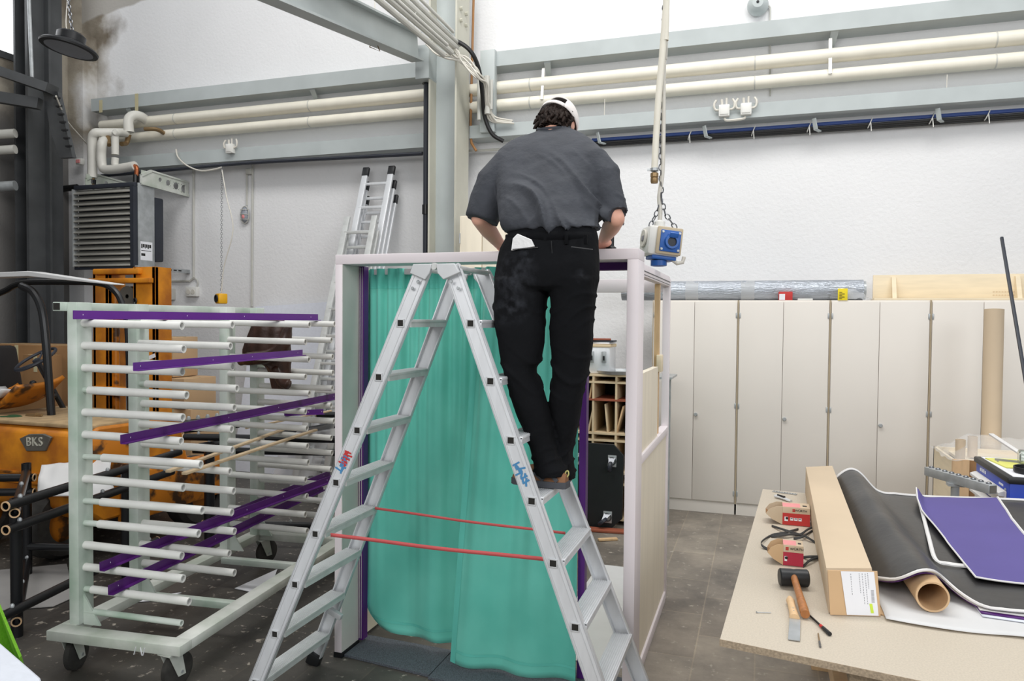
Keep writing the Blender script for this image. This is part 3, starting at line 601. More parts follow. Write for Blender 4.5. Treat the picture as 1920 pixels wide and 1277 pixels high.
def wheel(c, r, w, par, ax=(1, 0, 0)):
    o = MB().lathe([(r*.55, -w/2), (r*.9, -w/2), (r, -w*.3), (r, w*.3), (r*.9, w/2), (r*.55, w/2), (r*.55, -w/2)], c, ax, 28).build('tyre', 'rubber', par)
    MB().lathe([(0, -w*.32), (r*.3, -w*.36), (r*.56, -w*.25), (r*.56, w*.25), (r*.3, w*.36), (0, w*.32)], c, ax, 20).build('wheel_hub', 'fork_dirty', o)
wheel((-4.95, 4.14, .27), .27, .2, t); wheel((-5.75, 4.14, .27), .27, .2, t); wheel((-4.62, 5.2, .3), .3, .2, t); wheel((-5.8, 5.2, .3), .3, .2, t)
# seat, levers, steering
sc = at(45, 745, Y=4.45)
MB().grid(lambda u, v: V((sc.x-.45+.62*u, 4.25+.42*v, sc.z-.03+.05*cos(pi*(u*2-1))*-1+.09*abs(2*u-1)**3+.05*(v**4))), 16, 8).build('seat_pan', 'fork_dirty', t, sol=.03)
MB().box((sc.x-.42, 4.5, sc.z+.2), (.1, .45, .42), Matrix.Rotation(radians(-12), 3, 'Y'), .04).build('backrest', 'black', t)
MB().grid(lambda u, v: V((sc.x-.3+.35*u, 4.22+.3*v, sc.z+.012+.02*sin(7*u)*cos(5*v)+.06*abs(2*u-1)**3)), 14, 8).build('seat_cover', 'cloth_white', t, sol=.01)
wc = at(67, 674, Y=4.62); wn = V((-.18, -.5, .85)).normalized(); wx, wy, _ = basis(wn)
sw = MB().tube([wc + wx*(.165*cos(q)) + wy*(.165*sin(q)) for q in [k*2*pi/36 for k in range(36)]], .013, 8, closed=True).build('steering_wheel', 'navy', t)
m = MB()
for q in (.3, .3+2*pi/3, .3+4*pi/3): m.tube([wc - wn*.03, wc + wx*(.16*cos(q)) + wy*(.16*sin(q))], .008, 6)
m.lathe([(0, -.05), (.03, -.05), (.03, 0), (0, .01)], wc, wn, 14); m.build('spoke', 'navy', sw)
MB().tube([wc - wn*.04, wc + V((.14, .25, -.62))], .022, 10).build('steering_column', 'black_metal', t)
for (x, y, x2, y2) in ((62, 718, 84, 740), (92, 740, 98, 858), (148, 700, 156, 840), (100, 742, 104, 860)):
    a, b = at(x, y, Y=4.6), at(x2, y2, Y=4.6); lv = MB().tube([a, b], .011, 8).build('lever', 'black_metal', t)
    MB().ell(a, (.026, .026, .022)).build('lever_knob', 'black', lv)
# overhead guard: black tubes and a white roof sheet
def guard(pts, Y, r=.03): MB().tube(smooth_path([at(x, y, Y=Y) for x, y in pts], 6), r, 10).build('guard_tube', 'black_metal', t)
guard([(-60, 560), (-20, 556), (10, 545), (30, 534), (60, 529), (140, 529), (185, 531), (210, 541), (228, 566), (240, 620), (245, 800)], 4.7, .026)
guard([(40, 536), (62, 548), (78, 580), (86, 640), (92, 720), (103, 866)], 4.4, .03)
ra_ = at(-90, 515, Y=4.4); rb_ = at(206, 530, Y=4.4)
MB().prism([(ra_.x, 4.4, ra_.z), (ra_.x*.5+rb_.x*.5, 4.4, ra_.z+.02), (rb_.x, 4.4, rb_.z-.005), (rb_.x, 4.4, rb_.z-.015), (ra_.x*.5+rb_.x*.5, 4.4, ra_.z-.022), (ra_.x, 4.4, ra_.z-.035)], (0, .14, 0)).build('roof_sheet', 'cloth_white', t, bevel=.006)
# mast
my = 5.5
for (x0, x1) in ((174, 203), (250, 291)):
    a, b = at(x0, 520, Y=my).x, at(x1, 520, Y=my).x; zt = at(x1, 500 if x0 > 200 else 506, Y=my).z
    MB().bx(a, b, my, my+.04, .06, zt, .004).bx(b-.035, b, my, my+.2, .06, zt).bx(a, a+.03, my, my+.2, .06, zt).build('mast_rail', 'fork', t)
a, b = at(168, 530, Y=my-.03), at(283, 521, Y=my-.03)
MB().bx(a.x, b.x, my-.05, my+.1, b.z-.045, b.z, .006).build('cross_beam', 'fork', t)
a, b = at(176, 515, Y=my-.03), at(262, 503, Y=my-.03)
MB().bx(a.x, b.x, my-.05, my+.12, a.z, b.z, .012).build('top_beam', 'fork', t)
a, b = at(178, 740, Y=my), at(250, 727, Y=my); MB().bx(a.x, b.x, my-.02, my+.05, a.z, b.z, .006).build('cross_beam', 'fork', t)
a, b = at(180, 1000, Y=my), at(290, 830, Y=my); MB().bx(a.x, b.x, my-.02, my+.02, .1, b.z-.5, .01).build('carriage_plate', 'fork_dirty', t)
for x in (206, 218): 
    p = at(x, 600, Y=my+.08); MB().tube([(p.x, my+.08, .2), (p.x, my+.08, at(x, 540, Y=my).z)], .03, 10).build('lift_cylinder', 'fork_dirty', t)
p = at(243, 556, Y=my+.05); MB().lathe([(.02, -.03), (.1, -.03), (.085, -.015), (.085, .015), (.1, .03), (.02, .03)], p, (0, 1, 0), 22).build('chain_pulley', 'iron', t)
p = at(252, 640, Y=my-.02); MB().chain([(p.x, my-.01, .4), (p.x, my-.01, at(252, 560, Y=my).z)], .05, .008).build('lift_chain', 'black_metal', t)
p = at(284, 669, Y=my-.005); MB().box(p, (.09, .004, .035), Matrix.Rotation(radians(-20), 3, 'Y')).build('sticker', 'paper', t)
# crumpled silver sheet and green rag on the deck
p = at(188, 825, Y=5.0); tag(MB().grid(lambda u, v: p + V((-.2+.5*u, .35*v, .03*noise.noise(V((u*7, v*7, 1)))+.02)), 24, 16).build('foil_sheet', 'foil', sol=.004), 'crumpled silver foil lying on the forklift behind the rack', 'foil')
p = at(8, 792, Y=4.2); tag(MB().ell(p + V((0, 0, .0)), (.14, .1, .05)).ell(p + V((.06, .03, .02)), (.09, .07, .04)).build('rag', 'ltgreen'), 'dark green rag lying on the forklift deck', 'rag')
p = at(52, 780, Y=4.3); tag(MB().tube([p, p + V((.1, 0, .01))], .022, 10).tube([p + V((.1, 0, .01)), p + V((.15, 0, .015))], .012, 8).build('hose_fitting', 'brass'), 'small brass hose fitting lying on the forklift deck', 'fitting')
# ------------------------------------------------------------------ cardboard boxes behind the forklift
def carton(c, s, rz, label, mat='card', group='cardboard boxes behind the forklift'):
    t = thing('cardboard_box', label, 'box', c, rz, group); R = Matrix.Rotation(rz, 3, 'Z'); c = V(c)
    MB().box(c + V((0, 0, s[2]/2)), s, R, .006).build('carton', mat, t)
    MB().box(c + V((0, 0, s[2]+.001)), (s[0]*.98, .05, .002), R).box(c + R @ V((0, -s[1]/2-.001, s[2]*.94)), (.05, .002, s[2]*.12), R).build('packing_tape', 'tape', t)
    MB().box(c + R @ V((s[0]*.0, 0, s[2]+.003)), (s[0], .004, .002), R).build('flap_seam', 'card_dk', t)
by = 6.5
def cart(x0, x1, ytop, ybot, Y, d, rz, label, mat='card'):
    a, b = at(x0, ytop, Y=Y), at(x1, ybot, Y=Y); carton(((a.x+b.x)/2, Y+d/2, max(0, b.z)), (b.x-a.x, d, a.z-max(0, b.z)), rz, label, mat)
cart(-40, 108, 645, 1000, 5.7, .5, .0, 'huge brown cardboard box behind the forklift steering wheel', 'card_dk')  # shade behind the forklift is put into the darker card colour
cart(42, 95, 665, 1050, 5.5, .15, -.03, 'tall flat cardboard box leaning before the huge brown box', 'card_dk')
cart(288, 352, 765, 945, 6.4, .5, .1, 'wide cardboard box at the foot of the stack right of the forklift mast')
cart(290, 350, 708, 765, 6.4, .45, -.08, 'cardboard box in the middle of the stack right of the forklift mast')
cart(292, 322, 632, 708, 6.4, .4, .06, 'narrow cardboard box on top of the stack right of the forklift mast')
# ------------------------------------------------------------------ black tube frames
def tubeframe(label, segs, group=None):
    t = thing('black_trestle', label, 'trestle', segs[0][1], 0, group)
    for kind, a, b, r in segs:
        a, b = V(a), V(b); o = MB().hollow(a, b, r, r*.72, 14).build(kind, 'black_metal', t)
        if kind == 'rail':
            d = (b-a).normalized()
            for e in (a - d*.002, b + d*.002): MB().hollow(e - d*.004, e + d*.004, r, r*.74, 14).build('cut_end', 'card', o)
            for k in (.06, .5, .94):
                p = a + (b-a)*k; MB().lathe([(0, 0), (.012, 0), (.012, .012), (.006, .02), (0, .02)], p + V((0, 0, r*.9)), (0, 0, 1), 6).build('bolt', 'zinc', o)
f0, f1, f2 = V((-3.93, 3.03, 0)), V((-4.8, 3.78, 0)), V((-4.13, 3.98, 0)); f3 = f1 + (f1-f2)*1.1 - V((0, .1, 0))
zt = .78
segs = [('post', f0, f0+V((0, 0, zt)), .03), ('post', f1, f1+V((0, 0, zt)), .03), ('post', f2, f2+V((0, 0, zt)), .03)]
def rl(a, b, z, e0=.05, e1=.05, off=(0, 0)):
    a, b = V((a.x+off[0], a.y+off[1], z)), V((b.x+off[0], b.y+off[1], z)); d = (b-a).normalized(); return ('rail', a - d*e0, b + d*e1, .027)
segs += [rl(f0, f2, .77, .1, .6, (.06, -.02)), rl(f0, f2, .64, .1, .5, (.06, -.02)), rl(f0, f1, .72, .1, .08), rl(f1, f3, .68), rl(f1, f3, .58), rl(f0, f2, .18, .15, .3, (.06, -.02)), rl(f1, f2, .2), rl(f0, f1, .1)]
tubeframe('low black tube frame with bolted joints standing left of the drying rack', segs)
g0, g1 = V((-4.08, 4.74, 0)), V((-3.72, 6.2, 0)); g2, g3 = g0 + V((1.25, .35, 0)), g1 + V((1.25, .35, 0))
segs = [('post', g, g+V((0, 0, .82)), .04) for g in (g0, g1, g2)] + [rl(g0, g2, .86, .2, .4), rl(g1, g3, .88, .3, .1), rl(g0, g2, .74, .2, .4, (0, .1)), rl(g1, g3, 1.0, .1, .1), rl(g0, g1, .8, .1), rl(g2, g3, .8), rl(g0, g2, .18), rl(g1, g3, .2)]
tubeframe('black tube frame with stacked rails standing behind the drying rack', segs)
q0 = at(345, 800, Y=4.75); t = thing('perforated_beam', 'black perforated beam with a row of bolts behind the drying rack', 'beam', q0)
q1 = q0 + V((.33, .25, .03))
MB().bar(q0, q1, .07, .1, bev=.005).build('beam_body', 'black_metal', t)
m = MB()
for k in range(6): m.lathe([(0, 0), (.017, 0), (.017, .014), (.009, .03), (0, .03)], q0 + (q1-q0)*(.08+.17*k) + V((0, 0, .05)), (0, 0, 1), 6)
m.build('bolt', 'zinc', t)
def ontop(p): return p
a = [at(75, 872, Y=3.75), at(215, 866, Y=4.3)]
def sheet(name, mat, label, cat, f, nu=24, nv=20, sol=.004, **k): return tag(MB().grid(f, nu, nv).build(name, mat, sol=sol, angle=60, **k), label, cat)
pA, pB, pC, pD = at(78, 872, Y=3.86), at(215, 858, Y=4.15), at(214, 930, Y=4.0), at(70, 930, Y=3.7)
sheet('dust_sheet', 'cloth_white', 'white sheet draped over the low black tube frame', 'sheet', lambda u, v: (pA*(1-u)+pB*u)*(1-v) + (pD*(1-u)+pC*u)*v + V((0, -.03*sin(v*pi)+.02*sin(u*11+v*3), .02*noise.noise(V((u*4, v*3, 2))))))
for pts, lab, mat in ((((-60, 1075), (125, 1058), (140, 1120), (100, 1138), (-60, 1150)), 'grey dust sheet lying on the floor under the low tube frame', 'felt'), (((520, 1068), (515, 1082), (478, 1112), (440, 1104)), 'scrap of white paper on the floor under the drying rack', 'paper'), (((340, 1112), (300, 1126), (245, 1130), (262, 1120)), 'thin strip of white paper on the floor near the rack casters', 'paper')):
    tag(MB().prism([at(x, y, Z=.004) for x, y in pts], (0, 0, .004)).build('floor_sheet', mat), lab, 'sheet')
# clear film bags hanging behind the rack
pA, pB, pC, pD = at(515, 830, Y=5.6), at(625, 785, Y=5.2), at(600, 890, Y=5.2), at(512, 905, Y=5.5)
sheet('clear_film', 'film', 'translucent plastic film hanging behind the lower right rack arms', 'film', lambda u, v: (pA*(1-u)+pB*u)*(1-v) + (pD*(1-u)+pC*u)*v + V((.03*sin(u*9), .05*sin(u*8+v*4), .03*noise.noise(V((u*3, v*3, 5))))), sol=0)
# ------------------------------------------------------------------ drying rack on casters
RZ = radians(5.6); RO = V((-3.345, 2.73, 0)); RX, RY = V((cos(RZ), sin(RZ), 0)), V((-sin(RZ), cos(RZ), 0))
rk = thing('drying_rack', 'pale green drying rack on casters with rows of white tube arms', 'rack', RO, RZ)
def R(x, y, z): return RO + RX*x + RY*y + V((0, 0, z))
RM = Matrix.Rotation(RZ, 3, 'Z')
def rbox(m, x0, x1, y0, y1, z0, z1, bev=.004): return m.box(R((x0+x1)/2, (y0+y1)/2, (z0+z1)/2), (x1-x0, y1-y0, z1-z0), RM, bev)
BW, BL = .76, 1.86
for n_, a in (('front', (0, BW, 0, .09)), ('back', (0, BW, BL-.09, BL)), ('left', (0, .09, .09, BL-.09)), ('right', (BW-.09, BW, .09, BL-.09))):
    rbox(MB(), *a, .185, .235).build('base_rail', 'rack_lt', rk)
rbox(MB(), .09, BW-.09, .62, .67, .16, .2).build('base_crossbar', 'rack', rk); rbox(MB(), .09, BW-.09, 1.3, 1.35, .16, .2).build('base_crossbar', 'rack', rk)
UY = (.1, .52, 1.36, 1.72)
for y in UY:
    u_ = rbox(MB(), .042, .1, y, y+.1, .23, 1.87).build('upright', 'rack', rk)
    m = MB().prism([R(.1, y+.03, .225), R(.2, y+.03, .225), R(.1, y+.03, .38)], RY*.01); m.build('gusset', 'rack', u_)
rbox(MB(), -.005, .045, .06, UY[3]+.14, 1.825, 1.87).build('top_bar', 'rack', rk)
m = MB(); rbox(m, 0.0, .04, .0585, .0605, 1.83, 1.865, 0); m.build('open_end', 'hole', rk)
for y in UY[1:]:
    m = MB().prism([R(.1, y+.05, 1.84), R(.02, y+.05, 1.87), R(.1, y+.05, 1.87)], RY*.01)
rows = [1.765 - .1135*i for i in range(14)]
rr_ = random.Random(11)
for ci, y in enumerate(UY):
    for ri, z in enumerate(rows):
        off = {(0, 3): .03, (0, 6): .11, (0, 8): .1, (0, 9): .085, (0, 12): .04, (1, 3): .04, (1, 10): .0}.get((ci, ri), 0)
        yy = y + .045 - .02*(ri % 2)*(1 if ci else 0); bare = (ri == 13 and ci in (0, 2))
        if ci > 0 and ri == 13: continue
        Ln = .57 + rr_.uniform(-.008, .012)
        dz = rr_.uniform(-.012, -.004)
        a, b = R(.09, yy, z), R(.1+off+Ln, yy, z+dz)
        if bare: o = MB().hollow(a, b, .016, .011, 14).build('arm', 'rack', rk)
        else:
            o = MB().hollow(R(.1+off, yy, z), b, .0205, .0145, 14).build('arm', 'sleeve', rk)
            if off: MB().tube([a, R(.12+off, yy, z)], .015, 12).build('arm_core', 'rack', o)
        MB().tube([b - RX*.03, b - RX*.02], .0142, 12).build('bore', 'hole', o)
def caster(x, y, ang):
    c = R(x, y, 0); d = V((cos(RZ+ang), sin(RZ+ang), 0)); s_ = V((-d.y, d.x, 0))
    w = MB().lathe([(.0, -.02), (.035, -.022), (.07, -.02), (.086, -.013), (.086, .013), (.07, .02), (.035, .022), (0, .022)], c + V((0, 0, .086)) + d*.03, s_, 26).build('caster', 'rubber', rk)
    f = MB().bx(0, 0, 0, 0, 0, 0) if False else MB()
    for sg in (-1, 1): f.prism([c + s_*(.028*sg) + d*.055 + V((0, 0, .06)), c + s_*(.028*sg) + d*.01 + V((0, 0, .06)), c + s_*(.028*sg) - d*.045 + V((0, 0, .18)), c + s_*(.028*sg) + d*.03 + V((0, 0, .18))], s_*(.004*sg))
    f.box(c + V((0, 0, .181)), (.1, .08, .008), Matrix.Rotation(RZ+ang, 3, 'Z')); f.build('fork', 'rack_lt', w)
    MB().tube([c + V((0, 0, .078)) + d*.03 - s_*.036, c + V((0, 0, .078)) + d*.03 + s_*.036], .008, 8).build('axle', 'zinc', w)
caster(.08, .08, radians(100)); caster(BW-.08, .05, radians(80)); caster(.1, BL-.06, radians(70)); caster(BW-.1, BL-.05, radians(100))
m = MB()
for i, x in enumerate((.52, .545, .57)): m.bar(R(x, -.002, .21), R(x-.01+.02*(i % 2), -.002, .172), .006, .002)
m.build('paint_drips', 'paper', rk)
# purple angle strips, laths and a jacket on the rack
def strip(a, b, w, label, mat='purple_dk', lip=True):
    a, b = V(a), V(b); x, y, d = basis(b-a); t = thing('purple_strip', label, 'strip', a, 0, 'purple strips on the drying rack')
    MB().bar(a + y*(w/2), b + y*(w/2), .004, w).build('web', mat, t)
    if lip: MB().bar(a - x*.014, b - x*.014, .028, .004).build('flange', mat, t)
    m = MB()
    for k in (.03, .38, .62, .96):
        p = a + (b-a)*k + y*(w*.5); m.lathe([(0, .0), (.0045, .0), (.0045, .001), (0, .001)], p - x*.0 - V((0, .0032, 0)), (0, -1, 0), 8)
    m.build('rivet_hole', 'paper', t)
S_ = .022
def onrow(p, z): return at(*p, Z=z)
zr = [z + .0215 for z in rows]
a = at(137, 606, Y=2.80); b = at(596, 601, Y=4.56)
strip(V((a.x, a.y, zr[0])), V((b.x, b.y, zr[0])), .042, 'purple strip lying across the topmost arms of the drying rack', 'purple')
for p, q, k, w, lab, mt in (((250, 695), (567, 666), 2, .036, 'short purple strip with slanted ends on the third row of rack arms', 'purple'), ((226, 832), (636, 746), 5, .04, 'purple strip crossing the middle of the drying rack behind the booth edge', 'purple_dk'), ((187, 1063), (618, 892), 11, .042, 'purple strip with a notched end, upper of the low pair on the rack', 'purple_dk'), ((330, 1012), (622, 902), 10, .04, 'purple strip lying close behind the notched one on the lower rack', 'purple_dk'), ((203, 1116), (606, 918), 12, .046, 'lowest purple strip on the drying rack', 'purple_dk')):
    a = at(*p, Z=zr[k]) if k not in (11, 12) else at(*p, Y=2.815)
    strip(V((a.x, a.y, zr[k])), at(*q, Z=zr[k]), w, lab, mt)
a = at(533, 779, Y=4.5); b = at(606, 776, Y=4.75); strip(a, b, .035, 'very short purple offcut on the rear arms of the rack', 'purple')
for (p, q, lab) in (((315, 884), (545, 800), 'bare wooden lath lying across the rack arms, further back of the pair'), ((345, 888), (592, 806), 'bare wooden lath lying across the rack arms, nearer of the pair')):
    a = at(*p, Z=zr[7]+.007); b = onrow(q, zr[7]+.007); tag(MB().bar(a, b, .03, .014, bev=.002).build('wooden_lath', 'lath'), lab, 'lath', 'wooden laths on the rack')
a = at(460, 803, Y=4.5); b = at(622, 770, Y=5.0); tag(MB().bar(a, b, .022, .012, bev=.002).build('wooden_lath', 'lath'), 'thin wooden lath lying on the rear rack arms', 'lath', 'wooden laths on the rack')
# jacket
jl = [(592, 488, 522, .05), (600, 478, 534, .07), (620, 470, 540, .09), (645, 460, 543, .1), (668, 452, 545, .11), (678, 470, 545, .1), (684, 500, 543, .08), (700, 505, 545, .07), (718, 508, 543, .06), (738, 512, 530, .04)]
JY = at(500, 640, Y=4.45).y
rings = []
for (y, x0, x1, th) in jl:
    a, b = at(x0, y, Y=4.42), at(x1, y, Y=4.42); c = (a+b)/2; w = (b.x-a.x)/2; rg = []
    for k in range(40):
        q = 2*pi*k/40; f = 1 + .1*sin(6*q + y*.02) + .07*sin(11*q - y*.05)
        rg.append(c + V((w*cos(q)*(.95+.05*f), th*.8*sin(q)*f, 0)))
    rings.append(rg)
jk = thing('leather_jacket', 'dark brown leather jacket hanging over the rear rack arms', 'jacket', at(500, 660, Y=4.42))
MB().loft(rings).build('body_panel', 'leather', jk, sub=1, angle=180)
MB().tube(smooth_path([at(540, 610, Y=4.34), at(530, 650, Y=4.32), at(505, 668, Y=4.33), at(470, 672, Y=4.36), at(452, 678, Y=4.42)], 5), [.03, .034, .04, .044, .046, .048, .05, .05, .05, .05, .05, .05, .05, .05, .05, .05, .046, .04, .036, .03, .03][:21], 12).build('sleeve', 'leather', jk, angle=180)
MB().tube(smooth_path([at(518, 690, Y=4.38), at(528, 715, Y=4.36), at(541, 722, Y=4.36)], 5), .035, 10).build('sleeve', 'leather', jk, angle=180)
# yellow hanging socket
p = at(415, 560, Y=6.6); t = thing('hanging_socket', 'yellow socket cube hanging on a cable before the white wall', 'socket', p)
s_ = .055
MB().box(p, (.11, .1, .11), Matrix.Rotation(-.5, 3, 'Z'), .014).build('housing', 'yellow', t)
MB().lathe([(0, 0), (.042, 0), (.042, .012), (.03, .012), (.03, .004), (0, .004)], p + V((-.025, -.044, 0)), (-.48, -.88, 0), 20).build('outlet', 'black', t)
MB().tube(smooth_path([p + V((0, 0, .05)), at(420, 500, Y=6.6), at(437, 430, Y=6.6), at(425, 370, Y=6.7), at(416, 318, Y=7.0)], 6), .006, 6).build('cable', 'cord', t)
MB().chain([p + V((0, 0, .06)), at(416, 312, Y=7.0)], .035, .002).build('chain', 'chain', t)
# ------------------------------------------------------------------ booth
BX0, BX1, BY0, BY1, BH = -2.12, -.533, 3.403, 4.84, 2.133
bt = thing('exhibition_booth', 'white framed booth with a turquoise curtained doorway and cream side panels', 'booth', (-1.33, 4.1, 0))
MB().bx(BX0, BX1, BY0, BY0+.178, BH-.05, BH, .003).build('header', 'booth', bt)
lp = MB().bx(BX0, BX0+.042, BY0, BY0+.178, .012, BH-.05, .002).build('left_post', 'booth', bt)
MB().bx(BX0+.042, BX0+.044, BY0+.002, BY0+.176, .03, BH-.052).build('reveal', 'booth_grey', lp)  # inner face of the post, its shading put into a greyer colour
MB().bx(BX0-.003, BX0+.047, BY0-.003, BY0+.178, 0, .028).build('kick_strip', 'black', lp)
MB().bx(BX1-.052, BX1, BY0, BY0+.178, .012, BH-.05, .002).build('right_post', 'booth', bt)
pf = MB().bx(BX0+.042, BX0+.072, 3.575, 3.625, .03, BH-.05).bx(BX0+.048, BX0+.054, 3.572, 3.576, .03, BH-.05).bx(BX0+.06, BX0+.066, 3.572, 3.576, .03, BH-.05)
pf.build('purple_jamb', 'purple_dk', bt)
MB().bx(BX0+.05, BX0+.0535, 3.57, 3.573, .04, BH-.055).bx(BX0+.0625, BX0+.065, 3.57, 3.573, .04, BH-.055).build('jamb_seal', 'booth_grey', bt)
MB().bx(-.842, -.808, 3.58, 3.63, .0, BH-.05).build('purple_jamb', 'purple', bt)
MB().bx(BX1-.068, BX1-.052, 3.575, 3.63, .0, BH-.05).build('purple_jamb', 'purple_dk', bt)
MB().bx(-.808, BX1-.068, 3.575, 3.63, BH-.087, BH-.05).build('purple_transom', 'purple_dk', bt)
MB().bx(BX0+.072, -.842, 3.66, 3.68, BH-.09, BH-.06).build('curtain_rail', 'booth', bt)
MB().bx(BX0, BX0+.03, BY0+.178, BY1, .02, 2.08).build('left_wall_panel', 'panel', bt)
SX = -.55
MB().bx(SX-.045, SX, BY1-.045, BY1, .01, 2.07, .003).build('rear_post', 'booth', bt)
MB().bx(BX0, BX0+.045, BY1-.045, BY1, .01, 2.07, .003).build('rear_post', 'booth', bt)
MB().bx(BX0+.045, SX-.045, BY1-.045, BY1, 1.985, 2.07, .003).build('rear_header', 'booth', bt)
o = MB().bx(SX-.045, SX, BY0+.178, BY1-.045, 2.02, 2.083, .003).build('side_top_rail', 'booth', bt)
MB().bx(SX-.002, SX+.002, BY0+.178, BY1-.04, 2.045, 2.05).bx(SX-.002, SX+.002, BY0+.178, BY1-.04, 2.028, 2.031).build('rail_groove', 'black', o)
MB().bx(SX-.045, SX-.012, BY0+.178, BY1-.045, .06, 1.09).build('lower_side_panel', 'panel', bt)
MB().bx(SX-.045, SX-.012, BY0+.178, 4.36, 1.13, 1.535).build('upper_side_panel', 'panel', bt)
MB().bx(SX-.05, SX, BY0+.178, BY1-.045, 1.085, 1.13, .003).build('side_mid_rail', 'booth', bt)
MB().bx(SX-.05, SX+.0, BY0+.178, BY1-.045, .0, .065, .003).build('side_bottom_rail', 'booth', bt)
MB().bx(SX-.05, SX-.02, 4.45, 4.49, 1.13, 2.02).build('side_batten', 'beech', bt)
MB().bx(SX-.03, SX+.0, 4.42, 4.5, 1.5, 1.6, .003).build('side_batten_block', 'wood', bt)
# rubber mats and inner floor sheet
def mat_(pts, m_, lab, name='floor_mat', z=.002, h=.012): return tag(MB().prism([(x, y, z) for x, y in pts], (0, 0, h)).build(name, m_), lab, 'mat')
mat_([(-2.07, 3.42), (-1.55, 3.36), (-1.55, 3.66), (-2.07, 3.68)], 'mat_grey', 'grey speckled rubber mat under the left curtain')
mat_([(-1.545, 3.34), (-.62, 3.28), (-.62, 3.66), (-1.545, 3.66)], 'mat_grey', 'grey speckled rubber mat under the right curtain')
mat_([(-1.1, 3.78), (-.62, 3.78), (-.62, 5.35), (-1.1, 5.35)], 'cloth_white', 'white sheet covering the floor inside the booth', 'floor_sheet', .001, .006)
# curtains
MAT['curtain'] = M('turquoise_curtain_cotton', (128, 222, 206), .8, scale=2.2, bump=.04, bscale=300, sheen=.2, col2=(104, 204, 188))
MAT['curtain_hem'] = M('turquoise_curtain_hem', (98, 198, 182), .8, var=.1)
_nt = MAT['curtain'].node_tree; _b = _nt.nodes['Principled BSDF']; _tr = _nt.nodes.new('ShaderNodeBsdfTranslucent'); _mx = _nt.nodes.new('ShaderNodeMixShader'); _mx.inputs[0].default_value = .22
_tr.inputs[0].default_value = L((150, 240, 222)); _o = [x for x in _nt.nodes if x.type == 'OUTPUT_MATERIAL'][0]
_nt.links.new(_b.outputs[0], _mx.inputs[1]); _nt.links.new(_tr.outputs[0], _mx.inputs[2]); _nt.links.new(_mx.outputs[0], _o.inputs[0])
def curtain(lab, xl, xr, zb, y0, y1, seed, n, side):
    def f(u, v):
        x = xl(v)*(1-u) + xr(v)*u; z = 2.075*(1-v) + zb(u)*v
        w = noise.noise(V((seed, u*1.5, v*1.2)))
        fold = .016*(1-v)**1.5*sin(2*pi*n*u + seed) + (.02+.002*v)*sin(2*pi*(2.2*u) + seed*2 + 1.4*w) + .014*noise.noise(V((u*5, v*1.8, seed))) + .008*(1-v)*sin(2*pi*n*.5*u+1)
        return V((x + .01*sin(9*v+seed)*u*(1-u), y0*(1-v) + y1*v + fold, z))
    t = thing('curtain', lab, 'curtain', (xl(0), y0, 2.07))
    MB().grid(f, 110, 70).build('fabric', 'curtain', t, sol=.003, angle=180)
    g = lambda e: (lambda u, v: f(u, e[0] + (e[1]-e[0])*v) + V((0, -.0035, 0)))
    MB().grid(g((.0, .055)), 110, 6).build('heading_hem', 'curtain_hem', t, angle=180)
    h = lambda u, v: f(side[0] + (side[1]-side[0])*u, v) + V((0, -.0035, 0))
    MB().grid(h, 4, 70).build('side_hem', 'curtain_hem', t, angle=180)
    MB().grid(g((.965, .972)), 110, 1).build('hem_stitch', 'curtain_hem', t, angle=180)
cl = lambda v: -2.048 + .03*v; cr = lambda v: -1.36 - .09*v
curtain('left turquoise curtain of the booth doorway, with its lower corner curling up', lambda v: -2.088 + (0.03*v if v < .93 else .03*v + .09*((v-.93)/.07)**2), lambda v: -1.40, lambda u: .10 - .035*min(1, u*3) - .0*u, 3.66, 3.62, 1.3, 11, (0, .035))
curtain('right turquoise curtain of the booth doorway, overlapping and hanging lower', lambda v: -1.42 - .075*v, lambda v: -.864 + .036*v, lambda u: .03 - .004*sin(5*u), 3.645, 3.49, 4.1, 8, (0, .05))
# ------------------------------------------------------------------ things seen through the booth
sh = thing('pigeonhole_shelf', 'birch plywood pigeonhole shelf standing behind the booth', 'shelf', (-1.4, 6.7, 0))
sx0, sx1, sy0, sy1 = -1.82, -1.02, 6.45, 6.95
vx = [sx0, -1.62, at(1112, 760, Y=sy0).x, at(1155, 760, Y=sy0).x, sx1]
zs = [.05, .36, .46, at(1130, 826, Y=sy0).z, at(1130, 813, Y=sy0).z, at(1130, 717, Y=sy0).z, at(1130, 704, Y=sy0).z]
MB().bx(sx0, sx1, sy1, sy1+.01, .0, zs[-1]).build('back_panel', 'mdf_dark', sh)
for x in vx: MB().bx(x-.009, x+.009, sy0, sy1, 0, zs[-1]).build('divider', 'birch', sh)
for z in zs: MB().bx(sx0-.009, sx1+.009, sy0-.002, sy1, z-.009, z+.009).build('shelf_board', 'birch', sh)
zr = at(1130, 750, Y=sy0).z; MB().bx(sx0, sx1, sy0-.004, sy1, zr-.008, zr+.008).build('red_shelf_board', 'red_brown', sh)
for (x, z, h, a, mt, lab) in ((-1.16, zs[4]+.01, .24, .25, 'beech', 'honey coloured board leaning in the middle pigeonhole'), (-1.28, zs[4]+.01, .25, -.1, 'birch', 'pale board standing steeply in the middle pigeonhole'), (-1.08, zs[4]+.01, .24, .3, 'navy', 'dark panel leaning in the right pigeonhole'), (-1.42, zs[4]+.01, .22, .2, 'birch', 'pale board leaning in the left pigeonhole'), (-1.42, zr+.01, .17, .15, 'beech', 'honey coloured offcut in the upper left pigeonhole')):
    tag(MB().box((x, sy0+.22, z + h/2), (.014, .4, h), Matrix.Rotation(a, 3, 'Y'), .002).build('stored_board', mt), lab, 'board')
zt = zs[-1]+.01
a, b = at(1100, 645, Y=6.6), at(1147, 690, Y=6.6)
t = thing('tool_case', 'light aluminium tool case standing on the pigeonhole shelf', 'case', ((a.x+b.x)/2, 6.65, zt))
